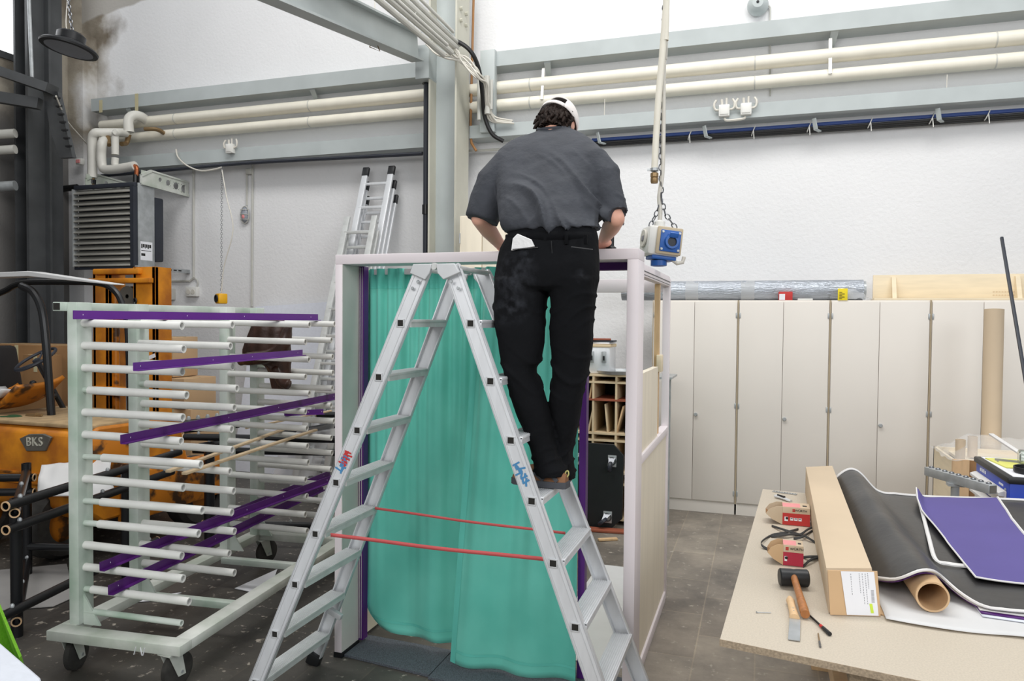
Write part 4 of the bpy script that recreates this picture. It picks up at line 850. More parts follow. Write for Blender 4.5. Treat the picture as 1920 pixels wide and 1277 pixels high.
MB().bx(a.x-.12, b.x, 6.5, 6.8, zt, zt+.24, .012).build('case_body', 'alu', t)
MB().bx(a.x-.12, b.x+.004, 6.495, 6.805, zt+.235, zt+.262, .006).build('lid', 'birch', t)
for x in (b.x-.05, b.x-.16):
    o = MB().bx(x-.02, x+.02, 6.485, 6.5, zt+.1, zt+.2, .004).build('latch', 'zinc', t); MB().bx(x-.008, x+.008, 6.48, 6.486, zt+.12, zt+.16).build('latch_catch', 'black', o)
for k, (dx, dz, mt, lab) in enumerate(((0, 0, 'paper', 'pale folder lowest in the small pile on the tool case'), (.02, .016, 'navy', 'dark folder in the middle of the pile on the tool case'), (-.02, .032, 'red_brown', 'brown folder topmost in the pile on the tool case'))):
    tag(MB().box((b.x-.1+dx, 6.64, zt+.272+dz), (.2, .22, .014), Matrix.Rotation(.15*k-.1, 3, 'Z'), .003).build('folder', mt), lab, 'folder', 'folders on the tool case')
c = at(1155, 692, Y=6.6); tag(MB().lathe([(0, .0), (.2, 0), (.22, .03), (.215, .03), (.196, .006), (0, .006)], (c.x+.03, 6.62, zt), (0, 0, 1), 30).build('metal_tray', 'zinc'), 'round zinc tray lying on the pigeonhole shelf', 'tray')
a, b = at(1203, 690, Y=6.5), at(1242, 680, Y=6.7)
tag(MB().bx(sx1+.02, -.72, 6.5, 6.95, zt-.03, zt-.012).bx(sx1+.02, sx1+.06, 6.6, 6.65, 0, zt-.03).bx(-.78, -.74, 6.6, 6.65, 0, zt-.03).build('side_counter', 'zinc'), 'narrow grey speckled counter beside the pigeonhole shelf', 'counter')
# black dolly board standing on edge
dl = thing('black_dolly', 'black dolly board with grey swivel casters standing upright against the shelf', 'dolly', (-1.3, 6.3, 0))
a, b = at(1070, 985, Y=6.3), at(1168, 838, Y=6.3)
D0 = V((a.x, 6.3, .01)); w = b.x-a.x; h = b.z; ct = .09
R_ = Matrix.Rotation(radians(-4), 3, 'X')
MB().prism([D0 + R_ @ V(p) for p in ((0, 0, 0), (w-ct, 0, 0), (w, 0, ct), (w, 0, h-ct), (w-ct, 0, h), (0, 0, h))], R_ @ V((0, .025, 0))).build('board', 'black', dl, bevel=.003)
for (fx, fz, ang) in ((.78, .8, .15), (.72, .13, .9), (.06, .8, .0)):
    p = D0 + R_ @ V((w*fx, -.002, h*fz)); 
    o = MB().box(p, (.075, .006, .1), R_, .002).build('caster_plate', 'zinc', dl)
    d = V((-sin(ang), 0, -cos(ang)))
    q = p + V((0, -.06, 0)) + d*.04
    MB().lathe([(0, -.014), (.04, -.014), (.046, -.008), (.046, .008), (.04, .014), (0, .014)], q, d.cross(V((0, 1, 0))), 20).build('caster_wheel', 'navy', o)
    MB().prism([p + V((.03, -.004, .03)), p + V((-.03, -.004, .03)), q + V((-.012, 0, 0)), q + V((.012, 0, 0))], (0, -.004, 0)).tube(arc(p + V((0, -.006, .0)), .032, 0, 2*pi, 16)[:-1], .006, 6, closed=True).build('caster_fork', 'chain', o)
a = at(1092, 996, Z=0); b = at(1172, 999, Z=0)
tag(MB().bar((a.x-.3, a.y, .012), (b.x+.05, b.y, .012), .1, .02, bev=.003).build('floor_board', 'red_brown'), 'red brown board lying on the floor before the black dolly', 'board')
a, b = at(1122, 1015, Z=0), at(1157, 1013, Z=0)
tag(MB().bar((a.x, a.y, .012), (b.x, b.y, .012), .04, .018, bev=.002).build('wood_offcut', 'beech'), 'small wooden offcut lying on the floor behind the booth', 'offcut')
# ------------------------------------------------------------------ step ladder
sl = thing('step_ladder', 'worn aluminium double step ladder standing before the turquoise curtain', 'ladder', (-1.28, 3.0, 0))
LA, LD = V((-1.435, 2.824, 1.782)), V((-.0965, -.0102, -.2302)); RA, RD = V((-1.12, 2.828, 1.783)), V((.0934, -.0142, -.2314))
LFo, RFo = V((0, .375, 0)), V((0, .375, 0))
def line(A, D, k): return A + D*k
def fary(p, k): return V((p.x, 3.2 + .012*k, p.z))
for A, D, sgn in ((LA, LD, -1), (RA, RD, 1)):
    for far in (0, 1):
        k0, k1 = -1.02, -A.z/D.z - .04
        a, b = line(A, D, k0), line(A, D, k1)
        if far: a, b = fary(a, k0), fary(b, k1)
        d = (b-a).normalized(); x, y, _ = basis(d, (0, 1, 0)); f = -1 if not far else 1
        if y.y < 0: y = -y
        rl_ = MB().bar(a + y*(f*.011), b + y*(f*.011), .068, .005, up=(0, 1, 0)).bar(a + x*.031, b + x*.031, .006, .027, up=(0, 1, 0), bev=.0015).bar(a - x*.031, b - x*.031, .006, .027, up=(0, 1, 0), bev=.0015).build('rail', 'alu', sl)
        m = MB().bar(a - x*.017 + y*(f*.0145), b - x*.017 + y*(f*.0145), .002, .002, up=(0, 1, 0)).bar(a + x*.022 + y*(f*.0145), b + x*.022 + y*(f*.0145), .0015, .002, up=(0, 1, 0)); m.build('rail_groove', 'alu_cast', rl_)
        MB().bar(b - d*.05, b + d*.012, .074, .034, up=(0, 1, 0), bev=.004).build('rubber_foot', 'black', rl_)
        for k in range(8):
            p = line(A, D, k); p = fary(p, k) if far else p
            if p.z < .08: continue
            p = p + y*(f*.0145)
            RM_ = Matrix.Rotation(-atan2(d.x, -d.z)*.0, 3, 'Y')
            st = MB()
            for (dx, dz, sx_, sz_) in ((0, .015, .036, .005), (0, -.015, .036, .005), (.0155, 0, .005, .03), (-.0155, 0, .005, .03)): st.box(p + V((dx, 0, dz)), (sx_, .008, sz_), None, .001)
            so = st.build('rung_stub', 'alu_cast', rl_)
            MB().box(p - y*(f*.001), (.027, .004, .027)).build('stub_bore', 'hole', so)
    for k in range(8):
        p = line(A, D, k)
        if p.z < .08: continue
        q = fary(p, k)
        a, b = V((p.x, p.y+.006, p.z)), V((q.x, q.y-.006, q.z))
        tr = MB().bar(a + V((0, 0, .009)), b + V((0, 0, .009)), .085, .012, bev=.002).bar(a + V((sgn*.036, 0, -.004)), b + V((sgn*.036, 0, -.004)), .008, .026).bar(a - V((sgn*.036, 0, .004)), b - V((sgn*.036, 0, .004)), .008, .026).build('tread', 'alu_old' if sgn < 0 else 'alu', sl)
        m = MB()
        for i in range(9): m.bar(a + V((-.036+.009*i, 0, .0155)), b + V((-.036+.009*i, 0, .0155)), .003, .002)
        m.build('tread_ribs', 'alu_cast', tr)
# hinge heads
def Pl(x, y, Y): return at(x, y, Y=Y)
for far, Y in ((0, 2.815), (1, 3.2)):
    dx = 0
    z1 = 2.03; cx = -1.2775; f = -1 if not far else 1
    yb = Y + f*.002
    MB().prism([(-1.372, yb, 2.028), (-1.287, yb, 2.028), (-1.297, yb, 1.99), (-1.317, yb, 1.962), (-1.388, yb, 1.991)], (0, f*.018, 0)).build('hinge_head', 'alu_cast', sl, bevel=.003)
    MB().prism([(-1.268, yb, 2.028), (-1.185, yb, 2.028), (-1.164, yb, 1.991), (-1.235, yb, 1.962), (-1.262, yb, 1.99)], (0, f*.018, 0)).build('hinge_head', 'alu_cast', sl, bevel=.003)
    MB().tube([(cx-.003, yb-.012, 2.018), (cx-.003, yb+.012, 2.018)], .014, 14).build('hinge_pin', 'alu_old', sl)
    for rx_, rz_v in ((-1.352, 1.955), (-1.378, 1.928), (-1.203, 1.955), (-1.172, 1.928)): MB().lathe([(0, 0), (.008, 0), (.006, .004), (0, .004)], (rx_, yb+f*.007-.003, rz_v), (0, f, 0), 10).build('rivet', 'zinc', sl)
MB().bar((-1.19, 2.83, 2.012), (-1.19, 3.2, 2.012), .03, .02, bev=.006).build('top_crossbar', 'alu_old', sl)
MB().bar((-1.365, 2.83, 2.012), (-1.365, 3.2, 2.012), .03, .02, bev=.006).build('top_crossbar', 'alu_old', sl)
MB().tube([(-1.28, 2.82, 2.016), (-1.28, 3.2, 2.016)], .008, 8).build('hinge_rod', 'zinc', sl)
# red safety straps
def strap(p, q, Yp, Yq, w=.016):
    a, b = at(*p, Y=Yp), at(*q, Y=Yq); n = 10
    MB().grid(lambda u, v: a + (b-a)*u + V((0, .004*sin(u*9), (v-.5)*w - .004*sin(pi*u))), 30, 1).build('safety_strap', 'strap_red', sl, sol=.002)
strap((620, 1003), (1032, 1050), 2.80, 2.80); strap((703, 953), (1060, 1000), 3.2, 3.2, .012)
p = at(640, 1153, Y=3.26); MB().bar(p + V((-.05, -.03, .03)), p + V((.02, -.03, -.0)), .03, .03, bev=.006).build('lock_lever', 'alu_cast', sl)
# blue marker scrawl on the rails
def scrawl(A, D, ks, cols, off, seed):
    rn = random.Random(seed); d = D.normalized(); x = V((d.z, 0, -d.x)); x = x if x.x > 0 else -x
    for col in cols:
        m = MB()
        for i in range(14):
            k = ks[0] + (ks[1]-ks[0])*i/13; c = line(A, D, k) + V((0, -.0153, 0)) + x*(rn.uniform(-.012, .012)+off)
            if i % 3 == 0: m.bar(c - x*.017, c + x*.015 + d*rn.uniform(-.006, .006), .007, .0012, up=(0, 1, 0))
            else: m.bar(c - d*.009 + x*rn.uniform(-.014, .014), c + d*.009, .008, .0012, up=(0, 1, 0))
        m.build('marker_scrawl', col, sl)
scrawl(RA, RD, (2.38, 2.72), ['ink_blue'], -.004, 4); scrawl(LA, LD, (2.42, 2.66), ['red_card'], .0, 9); scrawl(LA, LD, (2.5, 2.78), ['ink_blue'], -.004, 6)
# ------------------------------------------------------------------ the man
man = thing('person', 'man in charcoal T-shirt and white cap standing on the ladder, bent over the booth', 'person', (-.86, 3.05, 1.105))
def Q(x, y, Y): return at(x, y, Y=Y)
def ring(y, xl, xr, Y, dep, n=28, fl=0, ex=2.4):
    a, b = Q(xl, y, Y), Q(xr, y, Y); c = (a+b)/2; w = (b.x-a.x)/2
    out = []
    for k in range(n):
        q = 2*pi*k/n; cs, sn = cos(q), sin(q)
        out.append(c + V((w*abs(cs)**(2/ex)*(1 if cs > 0 else -1), dep*abs(sn)**(2/ex)*(1 if sn > 0 else -1), 0)))
    return out
# --- body: one continuous skin, bent over the header with both hands on the booth top
def limb(m, pts, n=14):
    """tapered round limb through (point, radius)"""
    P_ = [V(p) for p, r in pts]; m.tube(smooth_path(P_, 4), [r for i in range(len(pts)-1) for r in [pts[i][1]+(pts[i+1][1]-pts[i][1])*j/4 for j in range(4)]] + [pts[-1][1]], n)
    m.ell(P_[0], (pts[0][1],)*3); m.ell(P_[-1], (pts[-1][1],)*3)
b = MB()
HC = Q(1044, 236, 3.42)       # head centre
face = V((.05, .78, -.62)).normalized(); hup = V((0, .62, .78))
hs = basis(face, hup); HM = Matrix((hs[0], face, hs[1])).transposed()
b.ell(HC, (.074, .094, .106), HM); b.ell(HC + face*.045 - hs[1]*.065, (.05, .05, .05), HM)
b.ell(HC + face*.1 - hs[1]*.02, (.012, .022, .02), HM)
for s_ in (-1, 1):
    b.ell(HC + hs[0]*(.078*s_) - face*.0 - hs[1]*.012, (.011, .022, .033), HM)
    b.ell(HC + face*.078 + hs[0]*(.03*s_) + hs[1]*.012, (.013, .012, .009), HM)
b.ell(HC + face*.085 - hs[1]*.062, (.024, .012, .008), HM)
NB = Q(1036, 282, 3.31)
limb(b, [(HC - face*.03 - hs[1]*.05, .054), (NB, .06), (NB + V((0, -.05, -.06)), .075)])
b.loft([ring(275, 985, 1090, 3.30, .05), ring(305, 955, 1115, 3.26, .09), ring(350, 955, 1112, 3.2, .105), ring(400, 968, 1108, 3.13, .105), ring(440, 970, 1100, 3.08, .1), ring(480, 960, 1098, 3.06, .1), ring(512, 960, 1095, 3.05, .09), ring(524, 975, 1080, 3.05, .06)])
SH = {'l': Q(962, 320, 3.26), 'r': Q(1106, 318, 3.26)}
EL = {'l': Q(899, 410, 3.195), 'r': Q(1155, 410, 3.19)}
WR = {'l': Q(938, 459, 3.42), 'r': Q(1133, 447, 3.42)}
for k in 'lr':
    mid = EL[k]*.6 + WR[k]*.4
    limb(b, [(SH[k], .05), (SH[k]*.5+EL[k]*.5, .044), (EL[k], .039)]); limb(b, [(EL[k], .039), (mid, .041), (WR[k]*.85+EL[k]*.15, .03), (WR[k], .027)])
    s_ = 1 if k == 'l' else -1
    d = (WR[k]-EL[k]).normalized(); fwd = V((.25*s_, .85, -.25)).normalized(); side = V((1, 0, 0))*s_
    pc = WR[k] + fwd*.045 + V((0, 0, -.006)); HMx = Matrix((side, fwd, side.cross(fwd))).transposed()
    b.ell(pc, (.042, .05, .016), HMx)
    for i, ln in enumerate((.072, .08, .076, .06)):
        o_ = pc + side*(.03-.02*i) + fwd*.035; b.tube([o_, o_ + fwd*ln*.45, o_ + fwd*ln*.72 + V((0, 0, -.018)), o_ + fwd*ln*.8 + V((0, 0, -.04))], [.0105, .01, .0095, .008], 8)
    o_ = pc + side*.035 - fwd*.02; b.tube([o_, o_ + side*.03 + fwd*.02, o_ + side*.04 + fwd*.05 + V((0, 0, -.008))], [.013, .012, .009], 8)
LEG = {'l': [(550, 978, 3.03), (610, 975, 3.0), (700, 979, 2.97), (790, 1003, 2.98), (885, 1035, 2.985)], 'r': [(550, 1078, 3.04), (610, 1074, 3.05), (700, 1069, 3.06), (790, 1062, 3.085), (878, 1053, 3.11)]}
for k in 'lr':
    pts = [Q(x, y, Y) for y, x, Y in LEG[k]]
    limb(b, list(zip(pts, (.068, .062, .046, .04, .028))))
    an = pts[-1]; zf = 1.15
    limb(b, [(an, .028), (V((an.x, an.y, zf)), .026), (V((an.x-.07, an.y, zf-.014)), .018), (V((an.x-.12, an.y, zf-.018)), .014)])
organic(b, 'body', 'skin', man, .0065, 3)
# --- T-shirt
m = MB().loft([ring(240, 1016, 1062, 3.36, .05), ring(248, 998, 1078, 3.35, .06), ring(256, 975, 1096, 3.335, .075), ring(266, 955, 1110, 3.315, .09), ring(280, 938, 1126, 3.295, .11), ring(300, 929, 1134, 3.27, .13), ring(325, 930, 1132, 3.24, .145), ring(350, 935, 1124, 3.2, .155), ring(375, 938, 1119, 3.165, .16), ring(400, 940, 1118, 3.13, .165), ring(416, 941, 1124, 3.105, .165), ring(427, 946, 1130, 3.09, .16), ring(434, 952, 1127, 3.08, .15), ring(439, 960, 1116, 3.075, .135)])
def sleeve(path, rad, hem):
    """cloth tube whose last ring is cut along the hem line"""
    m.tube([Q(*p) for p in path], rad, 24)
sleeve([(985, 300, 3.28), (958, 318, 3.26), (930, 345, 3.235), (904, 414, 3.195)], [.085, .098, .094, .076], None)
sleeve([(1085, 295, 3.28), (1108, 312, 3.26), (1127, 338, 3.235), (1153, 406, 3.195)], [.085, .096, .09, .07], None)
def ridge(x, w=.5):
    x = x - math.floor(x); return max(0, 1-abs(x-.5)/w/.5)**1.5
def shirt_disp(p, n):
    nz = noise.noise(p*2.6)
    c = p.x*.8 + p.z*1.0
    low = max(0, min(1, (2.56-p.z)/.3))*max(.25, min(1, (p.x+1.12)/.2)); back = 1 if n.y < .35 else .35
    w1 = .9*noise.noise(V((p.x*2.2, p.y*2, p.z*1.4))); side = max(.3, min(1, (p.x+1.15)/.3))
    v = .06*low*back*side*(ridge(c*3.4 + w1 + .25, .3)*(.5+.5*abs(noise.noise(V((p.x*3+5, 1, p.z*2))))*2) - .16)
    v += .03*back*low*side*(ridge(c*6.1 + 1.3*w1 + .6, .26)*(noise.noise(V((p.x*4, 9, p.z*4)))+.5) - .1)
    v += .010*noise.noise(p*4.5) + .003*noise.noise(p*15)
    if p.z < 2.27: v +=   .008*min(1, (2.27-p.z)/.07)*(ridge(p.x*6 + 1.2*noise.noise(p*6), .5) - .4)*back
    return v
organic(m, 'tshirt', 'shirt', man, .0075, 3, shirt_disp)
# collar
cp = [V((p.x, p.y, p.z)) for p in ring(243, 1009, 1067, 3.357, .056, 24, ex=2)]
m = MB().tube([p + V((0, 0, .002 + .012*(p.y-3.357)/.06)) for p in cp], .009, 8, closed=True); m.build('collar', 'shirt', man)
# sleeve hems
# --- trousers
m = MB().loft([ring(432, 962, 1114, 3.08, .125), ring(445, 953, 1117, 3.075, .13), ring(465, 944, 1118, 3.07, .138), ring(500, 936, 1121, 3.06, .145), ring(522, 933, 1121, 3.05, .14), ring(538, 932, 1119, 3.045, .13), ring(545, 940, 1112, 3.045, .1)])
m.loft([ring(525, 934, 1029, 3.03, .115), ring(560, 931, 1024, 3.025, .108), ring(590, 930, 1020, 3.02, .104), ring(615, 931, 1018, 3.0, .1), ring(650, 938, 1016, 2.985, .095), ring(678, 944, 1013, 2.975, .092), ring(688, 946, 1004, 2.97, .088), ring(700, 949, 1005, 2.97, .09), ring(724, 956, 1015, 2.975, .09), ring(761, 968, 1023, 2.98, .085), ring(800, 983, 1032, 2.985, .08), ring(836, 995, 1041, 2.99, .077), ring(866, 1002, 1052, 2.99, .075), ring(880, 1003, 1063, 2.985, .076), ring(891, 1006, 1061, 2.98, .074)])
m.loft([ring(525, 1031, 1119, 3.04, .115), ring(560, 1035, 1116, 3.042, .108), ring(590, 1036, 1112, 3.045, .105), ring(620, 1036, 1110, 3.05, .1), ring(655, 1036, 1108, 3.055, .095), ring(690, 1036, 1103, 3.06, .092), ring(716, 1036, 1098, 3.065, .09), ring(750, 1034, 1091, 3.075, .085), ring(785, 1037, 1086, 3.085, .08), ring(825, 1046, 1077, 3.1, .072), ring(851, 1046, 1073, 3.105, .07), ring(896, 1040, 1078, 3.11, .07)])
def tr_disp(p, n):
    v = .006*noise.noise(p*6) + .003*noise.noise(p*16)
    knee = math.exp(-((p.z-1.57)/.09)**2); c = p.z + p.x*.55
    v += .010*knee*(ridge(c*11 + noise.noise(p*4), .4) - .3)
    low = max(0, min(1, (1.42-p.z)/.25)); v += .009*low*(ridge((p.z - .35*p.x)*13 + 1.2*noise.noise(p*5), .45) - .35)
    hi = math.exp(-((p.z-1.86)/.09)**2); v += .007*hi*(ridge((p.z - .5*abs(p.x+.86))*14 + noise.noise(p*5), .4) - .3)
    return v + .003
MAT['trousers_worn'] = M('black_work_trousers_worn', (18, 19, 22), .9, var=.25, scale=5, bump=.15, bscale=45, spec=.15)
nt = MAT['trousers_worn'].node_tree; K = nt.links.new; N = nt.nodes.new; bs = nt.nodes['Principled BSDF']; src = bs.inputs['Base Color'].links[0].from_socket
tcn = [x for x in nt.nodes if x.type == 'TEX_COORD'][0]
acc = None
for c_, r_ in ((Q(962, 520, 2.92), .13), (Q(958, 572, 2.92), .1), (Q(1095, 515, 2.92), .05), (Q(985, 480, 2.92), .05)):
    vm = N('ShaderNodeVectorMath'); vm.operation = 'DISTANCE'; K(tcn.outputs['Object'], vm.inputs[0]); vm.inputs[1].default_value = c_ - V((-.86, 3.05, 1.105))
    mr = N('ShaderNodeMapRange'); mr.inputs[1].default_value = r_; mr.inputs[2].default_value = .02; K(vm.outputs['Value'], mr.inputs[0])
    if acc is None: acc = mr.outputs[0]
    else:
        mx_ = N('ShaderNodeMath'); mx_.operation = 'MAXIMUM'; K(acc, mx_.inputs[0]); K(mr.outputs[0], mx_.inputs[1]); acc = mx_.outputs[0]
nz_ = N('ShaderNodeTexNoise'); nz_.inputs['Scale'].default_value = 26; nz_.inputs['Detail'].default_value = 6; K(tcn.outputs['Object'], nz_.inputs['Vector'])
rp_ = N('ShaderNodeValToRGB'); rp_.color_ramp.elements[0].position = .42; rp_.color_ramp.elements[1].position = .68; K(nz_.outputs['Fac'], rp_.inputs[0])
ml_ = N('ShaderNodeMath'); ml_.operation = 'MULTIPLY'; K(acc, ml_.inputs[0]); K(rp_.outputs[0], ml_.inputs[1])
mc_ = N('ShaderNodeMixRGB'); mc_.inputs[2].default_value = L((48, 50, 55)); K(ml_.outputs[0], mc_.inputs[0]); K(src, mc_.inputs[1]); K(mc_.outputs[0], bs.inputs['Base Color'])
tr = organic(m, 'trousers', 'trousers_worn', man, .0075, 2, tr_disp)
m = MB(); rg = ring(449, 952, 1117, 3.075, .136); m.loft([[p + V((0, 0, -.018)) for p in rg], [p + V((0, 0, .018)) for p in rg]], cap=False); m.build('waistband', 'trousers', tr, sol=.004)
for x in (985, 1022, 1062, 1098):
    p = Q(x, 449, 2.942); MB().box(p, (.014, .01, .04), None, .002).build('belt_loop', 'trousers', tr)
def on_back(x, y, extra=.004):
    """point on the seat of the trousers seen at this pixel"""
    p = Q(x, y, 2.93); return p
for (a, c) in (((962, 468), (1010, 464)), ((1072, 463), (1112, 468))): MB().bar(on_back(*a) - V((0, .006, 0)), on_back(*c) - V((0, .006, 0)), .004, .004).build('pocket_seam', 'black', tr)
m = MB(); m.bar(on_back(1035, 452) - V((0, .008, 0)), on_back(1037, 540) + V((0, .02, 0)), .003, .003, up=(0, 1, 0)); m.build('centre_seam', 'black', tr)
# --- hair and cap
h = MB().ell(HC - face*.012 - hs[1]*.005, (.084, .102, .112), HM)
for k in range(60):
    rn = random.Random(k); q = rn.uniform(-1.25, 1.25); e = rn.uniform(-.75, .35)
    d = (-face*cos(q) + hs[0]*sin(q)*1.0)*cos(e) + hs[1]*sin(e)
    p = HC + HM @ V((.08*(d.dot(hs[0])), .1*d.dot(face), .11*d.dot(hs[1])))
    if d.dot(face) > .35: continue
    h.tube([p, p + d*.01 - hs[1]*.02 + hs[0]*rn.uniform(-.012, .012), p + d*.008 - hs[1]*.045 + hs[0]*rn.uniform(-.02, .02)], [.012, .01, .004], 6)
me_cut = h
hb = h.bm
bmesh.ops.bisect_plane(hb, geom=hb.verts[:]+hb.edges[:]+hb.faces[:], plane_co=HC + face*.045, plane_no=face, clear_outer=True)
bmesh.ops.bisect_plane(hb, geom=hb.verts[:]+hb.edges[:]+hb.faces[:], plane_co=HC - hs[1]*.098, plane_no=-hs[1], clear_outer=True)
h.build('hair', 'hair', man, angle=60)
HM_ = HM; HM = HM @ Matrix.Rotation(radians(-11), 3, 'Y')
cm = MB(); rings_ = []
for i in range(11):
    e = radians(2 + 86*i/10)
    rings_.append([HC - face*.004 + HM @ V((.094*cos(e)*cos(q), .117*cos(e)*sin(q), .012 + .124*sin(e))) for q in [2*pi*k/40 for k in range(40)]])
gr = [[cm.bm.verts.new(p) for p in r] for r in rings_]
for i in range(10):
    for k in range(40):
        back = 26 <= k <= 33
        if back and 1 <= i <= 3: continue       # the opening above the strap
        cm.bm.faces.new((gr[i][k], gr[i][(k+1) % 40], gr[i+1][(k+1) % 40], gr[i+1][k]))
cm.bm.faces.new(gr[-1])
cp_ = cm.build('cap', 'cap', man, sol=.004, angle=70)
MB().grid(lambda u, v: HC + HM @ V((.085*sin((u-.5)*2.4), .09*cos((u-.5)*2.4) + .085*v*cos((u-.5)*1.6), .02 - .02*v - .02*abs(u-.5))), 14, 6).build('visor', 'cap', cp_, sol=.004)
MB().grid(lambda u, v: HC + HM @ V((.096*cos(radians(234+72*u)), .121*sin(radians(234+72*u)), .014+.016*v)), 12, 1).build('back_strap', 'cap', cp_, sol=.003)
# --- shoes
def shoe(hx_, y_, yaw):
    hx = V((-cos(yaw), sin(yaw), 0)); sd = V((0, 0, 1)).cross(hx); o_ = V((hx_, y_, 1.108))
    S = [(0, .024, .05), (.012, .031, .056), (.045, .035, .07), (.085, .036, .075), (.12, .037, .075), (.155, .04, .06), (.19, .041, .052), (.222, .034, .043), (.24, .018, .032)]
    rg = [[o_ + hx*s_ + sd*(w*cos(q)*(1 if sin(q) < 0 else .9)) + V((0, 0, .026 + max(0, sin(q))*(hh-.02) + min(0, sin(q))*.004)) for q in [2*pi*k/18 for k in range(18)]] for s_, w, hh in S]
    up = MB().loft(rg).build('shoe', 'shoe', man, angle=60)
    rg = [[o_ + hx*(s_*1.03-.005) + sd*x + V((0, 0, z)) for x, z in ((-w-.004, 0), (w+.004, 0), (w+.003, .026), (-w-.003, .026))] for s_, w, hh in S]
    MB().loft(rg).build('sole', 'sole', up)
    for (s0, z0, s1, z1) in ((.03, .03, .075, .075), (.09, .03, .135, .06), (.15, .028, .2, .045)):
        for sg in (-1, 1): MB().bar(o_ + hx*s0 + sd*(.036*sg) + V((0, 0, z0)), o_ + hx*s1 + sd*(.036*sg) + V((0, 0, z1)), .016, .004, up=sd).build('overlay', 'sole', up)
    MB().tube(smooth_path([o_ + V((0, 0, .045)), o_ - hx*.007 + V((0, 0, .056)), o_ - hx*.005 + V((0, 0, .07)), o_ + hx*.004 + V((0, 0, .068)), o_ + hx*.008 + V((0, 0, .055))], 4), .003, 6).build('heel_loop', 'lace', up)
hl_ = at(1064, 905, Y=2.975)
shoe(hl_.x, 2.965, .1); shoe(hl_.x-.02, 3.1, -.05)
# folded white tissue in the back pocket
pk = [Q(958, 470, 2.935), Q(961, 447, 2.93), Q(970, 438, 2.928), Q(996, 449, 2.918), Q(1002, 462, 2.916)]
tis = tag(MB().prism(pk, (0, .012, 0)).build('folded_tissue', 'tissue', bevel=.003), 'folded white tissue sticking out of the man\'s back pocket', 'tissue')
# ------------------------------------------------------------------ cabinets along the back wall
CY = 7.178; CH = 2.0
edges = [-.985, -.198, .588, 1.384, 2.17]
labs = ['leftmost grey white double door cabinet, beside the booth', 'second double door cabinet from the booth, under the red card box', 'third double door cabinet from the booth, right behind the long cardboard box', 'double door cabinet behind the standing cardboard tube']
for i in range(4):
    x0, x1 = edges[i]+.004, edges[i+1]-.004; mid = (edges[i]+edges[i+1])/2 + (.0 if i != 0 else .0)
    t = thing('cabinet', labs[i], 'cabinet', ((x0+x1)/2, CY+.2, 0), 0, 'row of cabinets')
    MB().bx(x0, x1, CY+.02, CY+.45, .1, CH, .002).build('carcass', 'cabinet', t)
    MB().bx(x0+.004, x1-.004, CY+.012, CY+.4, 0, .1).build('plinth', 'cabinet', t)
    MB().bx(x0-.003, x0+.002, CY+.005, CY+.02, .1, CH).bx(x1-.002, x1+.003, CY+.005, CY+.02, .1, CH).build('edge_strip', 'cab_edge', t)
    for s_, (a, b) in enumerate(((x0+.007, mid-.002), (mid+.002, x1-.007))):
        d = MB().bx(a, b, CY, CY+.018, .115, CH-.015, .0015).build('door', 'cabinet', t)
        hx = a+.004 if s_ == 0 else b-.004
        for z in (1.86, 1.02, .2): MB().bx(hx-.007, hx+.007, CY-.005, CY+.004, z-.024, z+.024, .002).build('hinge', 'zinc', d)
        if s_ == 1:
            k = at(*((1310, 777), (1476, 786), (1657, 798), (1856, 812))[i], Y=CY)
            MB().lathe([(0, -.02), (.013, -.02), (.017, -.014), (.017, 0), (0, 0)], (a+.022, CY, k.z), (0, 1, 0), 16).build('knob', 'zinc', d)
# objects on top of the cabinets
ra_, rb_ = at(1190, 545, Y=7.36), at(1618, 540, Y=7.36)
t = thing('foil_roll', 'long roll wrapped in silver plastic film lying on the cabinets', 'roll', ((ra_.x+rb_.x)/2, 7.36, CH))
rz_ = .094
MB().tube([(ra_.x-.12 + (rb_.x-ra_.x+.12)*k/30, 7.36, CH+rz_+.002) for k in range(31)], [rz_*(1+.012*sin(k*2.1)) for k in range(31)], 28).build('wrapping', 'foil', t)
MB().hollow((rb_.x, 7.36, CH+rz_), (rb_.x+.02, 7.36, CH+rz_), .085, .05, 22).build('core', 'zinc', t)
for x in (-.63, -.12): MB().tube([(x-.06, 7.36, CH+rz_), (x+.06, 7.36, CH+rz_)], rz_*1.025, 28).build('tape_band', 'film', t)
pl = at(1600, 548, Y=7.25)
tag(MB().grid(lambda u, v: V((pl.x-.12 + .28*u, 7.22+.25*v, CH+.012+.17*sin(pi*v)*sin(pi*min(1, u*1.05+.1)) + .03*noise.noise(V((u*6, v*6, 3))))), 34, 26).build('crumpled_film', 'plastic', angle=20), 'crumpled clear film at the end of the silver roll', 'film')
a, b = at(1460, 547, Y=7.2), at(1486, 560, Y=7.2)
t = thing('card_box', 'small red and white card box on the cabinets before the silver roll', 'box', ((a.x+b.x)/2, 7.22, CH))
MB().bx(a.x, b.x, 7.2, 7.27, CH, a.z, .003).build('carton', 'red_card', t); MB().bx(a.x+.006, a.x+.055, 7.198, 7.2, CH+.004, a.z-.02).build('white_patch', 'paper', t)
a, b = at(1571, 541, Y=7.2), at(1589, 559, Y=7.2)
t = thing('label_card', 'yellow printed card standing at the end of the silver roll', 'card', ((a.x+b.x)/2, 7.2, CH))
MB().bx(a.x, b.x, 7.19, 7.2, CH, a.z, .001).build('card', 'yellow_label', t)
m = MB()
for k in range(5): m.bx(a.x+.012, a.x+.035+.02*(k % 2), 7.188, 7.19, CH+.012+.014*k, CH+.017+.014*k)
m.build('print', 'ink', t)
a, b = at(1496, 557, Y=7.2), at(1524, 561, Y=7.2)
tag(MB().bx(a.x, b.x, 7.2, 7.26, CH, CH+.016, .003).build('plastic_strip', 'white_plastic'), 'small flat white strip on the cabinets beside the red card box', 'strip')
a = at(1637, 516, Y=7.45)
